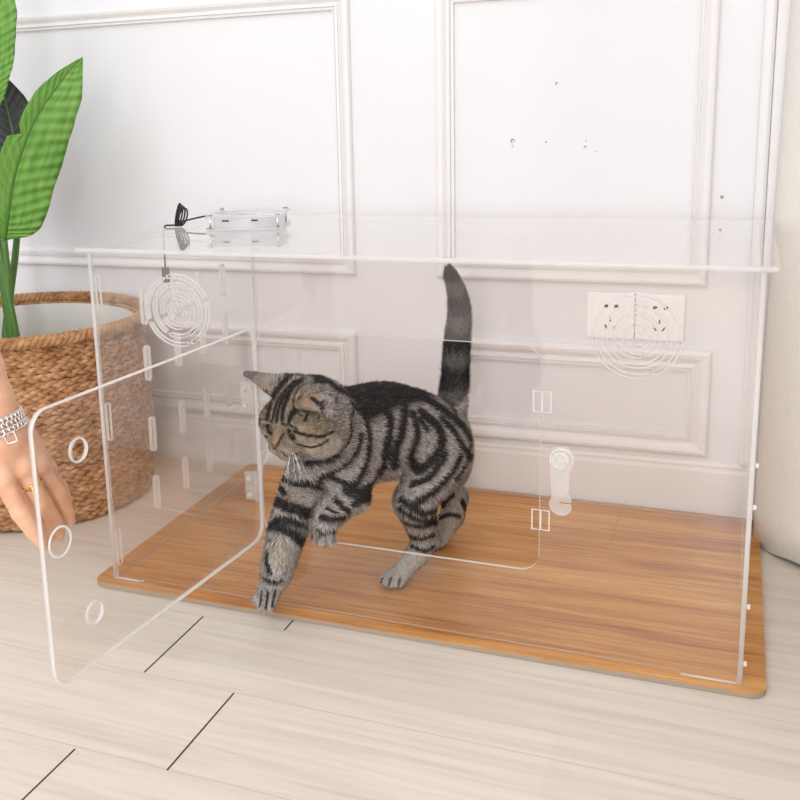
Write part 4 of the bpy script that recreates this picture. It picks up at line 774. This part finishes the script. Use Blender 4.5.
def coat_colour(Q, stripes, patches):
    """fur pattern at points Q: silver ground colour, dark stripes mirrored on both flanks, painted shade between toes, warm face"""
    n = len(Q); col = np.tile(np.array([.47, .425, .395]), (n, 1)); rel = Q - CP_; a_ = rel @ CH_; s_ = rel @ CN_; z_ = rel[:, 2]
    def mir(p, k):
        p = np.array(p)
        if k == 'B': return p - 2 * CN_ * ((p - CP_) @ CN_)[..., None]
        return p - 2 * HL * ((p - HC) @ HL)[..., None]
    for k, p, r, c, st in patches:
        for pp in ([np.array(p)] if k == 'N' else [np.array(p), mir(np.array([p]), k)[0]]):
            t = np.clip(1.25 - np.linalg.norm(Q - pp, axis=1) / r, 0, 1)[:, None] * st; t = t * t * (3 - 2 * t) if False else t; col = lerp(col, np.array(c), t)
    nz = np.sin(Q @ np.array([310., 170, 240]) + 1.3) * np.sin(Q @ np.array([-190., 330, 260])) * .5 + rng.normal(0, .35, n)
    gn = np.sin(Q @ np.array([2100., 1300, 900]) + 2 * np.sin(Q @ np.array([700., -900, 800]))) * np.sin(Q @ np.array([-900., 1700, 1500]) + 2 * np.sin(Q @ np.array([-800., 600, 1000])))
    hdm = np.clip(1.3 - np.linalg.norm(Q - HC, axis=1) / .085, 0, 1); col = col * (1 + gn * (.22 + .30 * hdm))[:, None] * (1 - .22 * hdm)[:, None]
    dark = np.zeros(n)
    for k, w_, pts in stripes:
        w_ = w_ * dict(B=1.75, N=1.45, H=1.55)[k]; Pp = np.array(pts)
        if len(Pp) > 1: Pp = np.concatenate([Pp] + [lerp(Pp[:-1], Pp[1:], t) for t in (.33, .67)])
        sets = [Pp] if k == 'N' else [Pp, mir(Pp, k)]
        for S_ in sets:
            lo, hi = S_.min(0) - w_ * 2.2, S_.max(0) + w_ * 2.2; m = np.where(((Q > lo) & (Q < hi)).all(1))[0]
            if not len(m): continue
            dd = np.sqrt(((Q[m][:, None] - S_[None]) ** 2).sum(-1).min(1)) / w_
            dark[m] = np.maximum(dark[m], np.clip((1.32 - dd + nz[m] * .16) / .5, 0, 1))
    # dark back line and tail, with paler ticking
    ontail = (z_ > .262 - (a_ + .085) * .6) & (a_ < -.066) | (z_ > .345) & (a_ < -.05)
    tb = np.clip(1.02 + .20 * np.sin(z_ * 105 + 1.) - .10 + nz * .18, .72, 1)
    dark = np.where(ontail, np.maximum(dark, tb), dark)
    top_ = np.clip((z_ - .292 + np.abs(a_ - .05) * .10) / .012 + nz * .3, 0, 1) * (a_ < .135) * (a_ > -.09); dark = np.maximum(dark, top_)
    dk = np.array([.017, .0145, .0145]); col = lerp(col, dk, (dark * .97)[:, None])
    ears = ((Q - HC) @ HU > .045 * HK) & (np.abs((Q - HC) @ HL) > .030 * HK)
    tipr = ((Q - HC) @ HL < -.050 * HK); col[ears & tipr] = col[ears & tipr] * .55
    for sd in (-1, 1):                      # dark rims round the eyes
        dd = np.linalg.norm(Q - H(.0355, sd * .0195, -.0005), axis=1); t = np.clip((.0135 - dd) / .0025, 0, 1)[:, None]; col = lerp(col, np.array([.03, .022, .018]), t)
    return np.clip(col, .01, 1)
d = build_cat_body(.0025); CV, CF = d.surface(); CV = smooth_verts(CV, CF, 2); CNRM = vnormals(CV, CF)
if ((CV + CNRM * .004 - CV.mean(0)) ** 2).sum() < ((CV - CV.mean(0)) ** 2).sum(): CF = CF[:, ::-1]; CNRM = -CNRM
ccol = coat_colour(CV, STRIPES_AND_TOE_GAPS, PATCHES)
cbase = Vector((float(CP_[0]), float(CP_[1]), ZB))
me = bpy.data.meshes.new('cat'); me.from_pydata((CV - np.array(cbase)).tolist(), [], CF.tolist()); me.update()
at = me.color_attributes.new('fur_colour', 'FLOAT_COLOR', 'POINT'); at.data.foreach_set('color', np.concatenate([ccol * .8, np.ones((len(ccol), 1))], 1).astype(np.float32).ravel())
cat = link('cat', me, vcol_mat('undercoat', .8, .1), None, True, cbase)
tag(cat, 'silver and black striped tabby cat with raised tail stepping out of the clear enclosure', 'cat')
# --- fur: short tapered hairs growing from the skin
NH = 150000
tri = np.concatenate([CF[:, [0, 1, 2]], CF[:, [0, 2, 3]]]); e1 = CV[tri[:, 1]] - CV[tri[:, 0]]; e2 = CV[tri[:, 2]] - CV[tri[:, 0]]; ar = np.linalg.norm(np.cross(e1, e2), axis=1)
pick = rng.choice(len(tri), NH, p=ar / ar.sum()); u, v = rng.random(NH), rng.random(NH); fl_ = u + v > 1; u[fl_] = 1 - u[fl_]; v[fl_] = 1 - v[fl_]
T3 = tri[pick]; root = CV[T3[:, 0]] + e1[pick] * u[:, None] + e2[pick] * v[:, None]
nr_ = CNRM[T3[:, 0]] * (1 - u - v)[:, None] + CNRM[T3[:, 1]] * u[:, None] + CNRM[T3[:, 2]] * v[:, None]; nr_ /= np.linalg.norm(nr_, axis=1)[:, None]
rel = root - CP_; a_, s_, z_ = rel @ CH_, rel @ CN_, rel[:, 2]; hl = np.stack([(root - HC) @ HF, (root - HC) @ HL, (root - HC) @ HU], 1) / HK
hd = np.linalg.norm(hl - [-.004, 0, .004], axis=1); onhead = ((hd < .068) & (hl[:, 0] > -.035) & (hl[:, 2] > -.045)) | (hl[:, 2] > .045) & (a_ > .12)
flow = np.tile(-CH_ * .9 + np.array([0, 0, -.45]), (NH, 1)); length = np.full(NH, .0085)
ontail = (z_ > .275) & (a_ < -.09) | (z_ > .345) & (a_ < -.05)
legs = (z_ < .165) & ~onhead; flow[legs] = [0, 0, -1]; length[legs] = np.clip(.0046 + (z_[legs] - .03) * .05, .0042, .0090)
flow[ontail] = np.array([0, 0, .9]) - CH_ * .35; length[ontail] = np.interp(z_[ontail], [.25, .33, .42, .50], [.0125, .0115, .0095, .0070])
bel = (nr_[:, 2] < -.3) & ~legs & ~onhead; length[bel] = .0125
flow[onhead] = (root - H(.056, 0, -.010))[onhead]; length[onhead] = np.clip(.0030 + .055 * np.linalg.norm(hl[onhead] - [.05, 0, -.01], axis=1), .0030, .0070)
earz = onhead & (hd > .058); length[earz] = .0022
flow /= np.linalg.norm(flow, axis=1)[:, None]; flow -= nr_ * (flow * nr_).sum(1)[:, None]; flow /= np.linalg.norm(flow, axis=1)[:, None] + 1e-6
flow += rng.normal(0, .28, (NH, 3)); length *= rng.uniform(.65, 1.2, NH)
keep = np.ones(NH, bool)
for sd in (-1, 1): keep &= np.linalg.norm(root - H(.0355, sd * .0195, -.0005), axis=1) > .0112
keep &= np.linalg.norm(root - H(.0535, 0, -.0135), axis=1) > .0055
root, nr_, flow, length = root[keep], nr_[keep], flow[keep], length[keep]; n = len(root)
hc_ = coat_colour(root, STRIPES_AND_TOE_GAPS, PATCHES); lum = hc_.mean(1); j = np.exp(rng.normal(0, .30, n)); j *= np.where((lum > .2) & (rng.random(n) < .17), .22, 1); j[onhead[keep]] *= np.exp(rng.normal(-.08, .32, onhead[keep].sum())); hc_ = hc_ * j[:, None]
lt = (lum < .06) & (rng.random(n) < .05); hc_[lt] = [.16, .14, .13]; hc_ = np.clip(hc_, .008, .85)
d1 = nr_ * .55 + flow * .75; d1 /= np.linalg.norm(d1, axis=1)[:, None]; d2 = nr_ * .18 + flow; d2 /= np.linalg.norm(d2, axis=1)[:, None]
sd_ = np.cross(d1, nr_ + rng.normal(0, .5, (n, 3))); sd_ /= np.linalg.norm(sd_, axis=1)[:, None] + 1e-9; wd = (rng.uniform(.00028, .00046, n) * np.clip(length / .006, .6, 1.1))[:, None]
base = root - nr_ * .0008; midp = base + d1 * (length * .5)[:, None]; tip = midp + d2 * (length * .55)[:, None]
Vf = np.stack([base - sd_ * wd, base + sd_ * wd, midp + sd_ * wd * .8, midp - sd_ * wd * .8, tip], 1).reshape(-1, 3) - np.array(cbase)
cf = np.stack([hc_ * .75, hc_ * .75, hc_, hc_, np.clip(hc_ * 1.12, 0, 1)], 1).reshape(-1, 3)
nn_ = nr_ + rng.normal(0, .22, (n, 3)); nn_ /= np.linalg.norm(nn_, axis=1)[:, None]; nf = np.repeat(nn_, 5, axis=0)
me = bpy.data.meshes.new('fur'); me.vertices.add(n * 5); me.vertices.foreach_set('co', Vf.astype(np.float32).ravel())
k5 = np.arange(n) * 5; lv = np.stack([k5, k5 + 1, k5 + 2, k5 + 3, k5 + 3, k5 + 2, k5 + 4], 1).ravel()
me.loops.add(n * 7); me.loops.foreach_set('vertex_index', lv.astype(np.int32)); me.polygons.add(n * 2)
me.polygons.foreach_set('loop_start', np.stack([np.arange(n) * 7, np.arange(n) * 7 + 4], 1).ravel().astype(np.int32)); me.update(calc_edges=True)
at = me.color_attributes.new('fur_colour', 'FLOAT_COLOR', 'POINT'); at.data.foreach_set('color', np.concatenate([cf, np.ones((len(cf), 1))], 1).astype(np.float32).ravel())
at = me.attributes.new('fur_normal', 'FLOAT_VECTOR', 'POINT'); at.data.foreach_set('vector', nf.astype(np.float32).ravel())
M_FUR = vcol_mat('fur_strands', .62, .25, True)
fur = link('fur', me, M_FUR); fur.parent = cat
# --- eyes, nose, whiskers
M_IRIS = mat('olive_iris', (.040, .042, .026), .08, .6); M_PUP = mat('pupil_black', (.006, .006, .007), .05, .7)
for sd in (-1, 1):
    c = H(.0335, sd * .0195, -.0005); f = HF * .90 + HL * sd * .32 - np.array([0, 0, .30]); f /= np.linalg.norm(f)
    bm = bmesh.new(); bmesh.ops.create_uvsphere(bm, u_segments=36, v_segments=28, radius=.0102)
    q = Vector(f).to_track_quat('Z', 'Y'); bmesh.ops.rotate(bm, cent=(0, 0, 0), matrix=q.to_matrix(), verts=bm.verts)
    for fa in bm.faces: fa.material_index = 1 if fa.calc_center_median().normalized().dot(Vector(f)) > .885 else 0
    bmesh.ops.translate(bm, vec=c, verts=bm.verts); bm_obj('eye', bm, [M_IRIS, M_PUP], cat, True, label='olive green eye' )
bm = bmesh.new(); bmesh.ops.create_uvsphere(bm, u_segments=20, v_segments=14, radius=1)
for v in bm.verts:
    x, y, z = v.co; y *= (.75 + .45 * z); q = H(.0525 + .0038 * x, 0.0048 * y, -.0138 + .0036 * z); v.co = q
bm_obj('nose', bm, mat('brick_nose', (.105, .040, .028), .4), cat, True, label='brick red nose')
mw = mat('white_whisker', (.85, .82, .78), .4); wr_ = np.random.default_rng(3)
for sd in (-1, 1):
    for k in range(11):
        b = H(.041 + .004 * wr_.uniform(-1, 1), sd * (.0135 + .004 * wr_.uniform(-1, 1)), -.0185 + .005 * wr_.uniform(-1, 1)); le = wr_.uniform(.032, .058)
        dr_ = HF * wr_.uniform(-.1, .9) + HL * sd * wr_.uniform(.3, 1.1) - HU * wr_.uniform(.25, 1.1); dr_ /= np.linalg.norm(dr_)
        MB().tube([b, b + dr_ * le * .5, b + dr_ * le + np.array([0, 0, -le * .18])], [.00026, .0002, .0001], 4).build('whisker', mw, cat)

# ------------------------------------------------------------------ person's arm reaching in from the left, hand on the knob
def build_arm(h=.0018):
    d = SDF((-.03, -.53, .26), (.262, -.34, .88), h)
    wr = np.array([.197, -.452, .420])
    d.chain([(.020, -.472, .840), (.060, -.470, .752), (.122, -.466, .630), (.165, -.461, .520), wr], [.043, .042, .039, .034, .0255], .01, 12)
    # palm: from the wrist to the knuckles
    kn = dict(i=(.203, -.462, .374), m=(.213, -.440, .381), r=(.216, -.416, .374), p=(.207, -.393, .360))
    for k, r in (('i', .0150), ('m', .0140), ('r', .0130), ('p', .0120)):
        d.cap(wr + np.array([0.002, (kn[k][1] + .44) * .5, -.004]), kn[k], .0205, r * .88, .009)
        d.ell(np.array(kn[k]) + (.004, -.003, .003), np.eye(3), (.0105, .0105, .0105), .006)
    # fingers (knuckle, middle joint, end joint, tip)
    fg = [(kn['i'], (.2165, -.4550, .3335), (.2245, -.4470, .3105), (.2300, -.4375, .2920), (.0112, .0102, .0094, .0076)),
          (kn['m'], (.2265, -.4285, .3355), (.2300, -.4160, .3095), (.2290, -.4085, .2915), (.0106, .0098, .0089, .0072)),
          (kn['r'], (.2285, -.4030, .3375), (.2310, -.3950, .3140), (.2295, -.3890, .2985), (.0100, .0092, .0084, .0068)),
          (kn['p'], (.2150, -.3820, .3350), (.2190, -.3790, .3180), (.2180, -.3780, .3060), (.0092, .0084, .0076, .0062))]
    for a, b, c, e, r in fg:
        d.cap(a, b, r[0], r[1] * .96, .003); d.ell(b, np.eye(3), np.full(3, r[1] * 1.04), .002); d.cap(b, c, r[1], r[2] * .97, .0015); d.cap(c, e, r[2], r[3], .0015)
    # thumb on the far side of the index finger, closing against the other fingertips
    th = [(.185, -.425, .385), (.178, -.410, .350), (.198, -.408, .318), (.2200, -.414, .292)]
    d.cap(wr, th[0], .020, .017, .012); d.cap(th[0], th[1], .0165, .0140, .006); d.cap(th[1], th[2], .0135, .0118, .0025); d.cap(th[2], th[3], .0118, .0090, .0025)
    return d
M_SKIN = mat('skin', (.74, .47, .33), .48, .4); P(M_SKIN).inputs['Subsurface Weight'].default_value = .12; P(M_SKIN).inputs['Subsurface Radius'].default_value = (.012, .005, .003)
sn1 = N(M_SKIN, 'TexNoise'); sn1.inputs['Scale'].default_value = 45; sn1.inputs['Detail'].default_value = 4; L(M_SKIN, objcoord(M_SKIN), sn1.inputs['Vector'])
sr1 = ramp(M_SKIN, [(.3, (.68, .36, .225)), (.7, (.77, .48, .33))]); L(M_SKIN, sn1.outputs[0], sr1.inputs[0]); L(M_SKIN, sr1.outputs[0], P(M_SKIN).inputs['Base Color']); bump(M_SKIN, sn1.outputs[0], .12, .002)
d = build_arm(); HV, HFc = d.surface(); HV = smooth_verts(HV, HFc, 2)
me = bpy.data.meshes.new('person'); me.from_pydata(HV.tolist(), [], HFc.tolist()); me.update()
bm = bmesh.new(); bm.from_mesh(me); bmesh.ops.recalc_face_normals(bm, faces=bm.faces); bm.to_mesh(me); bm.free()
arm = link('person', me, M_SKIN, None, True)
tag(arm, 'person at the left edge whose hand wears a bracelet and holds the clear door', 'person')
M_NAIL = mat('fingernail', (.80, .50, .42), .22, .5); M_GOLD = mat('gold', (.83, .55, .18), .22, .5, Metallic=1.0); M_SILV = mat('silver', (.82, .81, .80), .22, .5, Metallic=1.0)
for b, e, r in (((.2245, -.4470, .3105), (.2300, -.4375, .2920), .0076), ((.2300, -.4160, .3095), (.2290, -.4085, .2915), .0072), ((.2310, -.3950, .3140), (.2295, -.3890, .2985), .0068)):
    b, e = Vector(b), Vector(e); ax_ = (e - b).normalized(); dor = Vector((.55, -.80, .25)); dor = (dor - ax_ * dor.dot(ax_)).normalized(); sd = ax_.cross(dor)
    bm = bmesh.new(); bmesh.ops.create_uvsphere(bm, u_segments=16, v_segments=10, radius=1)
    for v in bm.verts: x, y, z = v.co; v.co = e - ax_ * .0005 + dor * (r * .80 + z * .0016 - .0022 * y * y) + ax_ * x * .0060 + sd * y * .0044
    bm_obj('fingernail', bm, M_NAIL, arm, True)
# ring with a small spiral on the middle finger
a, b = Vector((.213, -.440, .381)), Vector((.2265, -.4285, .3355)); ax_ = (b - a).normalized(); c = a + (b - a) * .50; u_ = ax_.orthogonal().normalized(); v_ = ax_.cross(u_)
rg = MB().tube([c + (u_ * math.cos(t) + v_ * math.sin(t)) * .0112 for t in np.linspace(0, 2 * PI, 40, endpoint=False)], .0010, 8, True).build('ring', M_GOLD, arm)
dor = (Vector((.45, -.85, .3)) - ax_ * Vector((.45, -.85, .3)).dot(ax_)).normalized(); sd = ax_.cross(dor)
MB().tube([c + dor * .0122 + (ax_ * math.cos(t) + sd * math.sin(t)) * (.0008 + .0042 * t / 12) for t in np.linspace(0, 12, 50)], .0008, 6).build('spiral', M_GOLD, rg)
# bracelet: three linked strands of small square links round the wrist, with a square charm
a, b = Vector((.165, -.461, .520)), Vector((.197, -.452, .420)); ax_ = (b - a).normalized(); c = b + (a - b) * .10; u_ = ax_.orthogonal().normalized(); v_ = ax_.cross(u_)
mb = MB(); BRR = .0312
def bp_(t, o): return c + (u_ * math.cos(t) + v_ * math.sin(t)) * BRR + ax_ * o
for o in (-.0085, -.003, .003, .0085): mb.tube([bp_(t, o + .0009 * math.sin(t * 34 + o * 900)) for t in np.linspace(0, 2 * PI, 200, endpoint=False)], .0011, 6, True)
for k in range(34):
    t = 2 * PI * k / 34
    for o in (-.0085, -.003, .003): mb.tube([bp_(t + (.09 if o > -.005 else 0), o), bp_(t + (.09 if o > -.005 else 0), o + .0055)], .0011, 6)
br_ = mb.build('bracelet', M_SILV, arm)
t0 = max(np.linspace(0, 2 * PI, 90), key=lambda t: (bp_(t, 0) - Vector((.232, -.470, .43))).length * -1)
q = bp_(t0, .013); rt = Vector((.925, .38, 0)); rt = (rt - ax_ * rt.dot(ax_)).normalized()
MB().tube([q + rt * x * .0058 + ax_ * y * .0055 + Vector((.001, -.002, 0)) for x, y in ((-1, -1), (1, -1), (1, 1), (-1, 1))], .0011, 6, True).build('charm', M_SILV, br_)
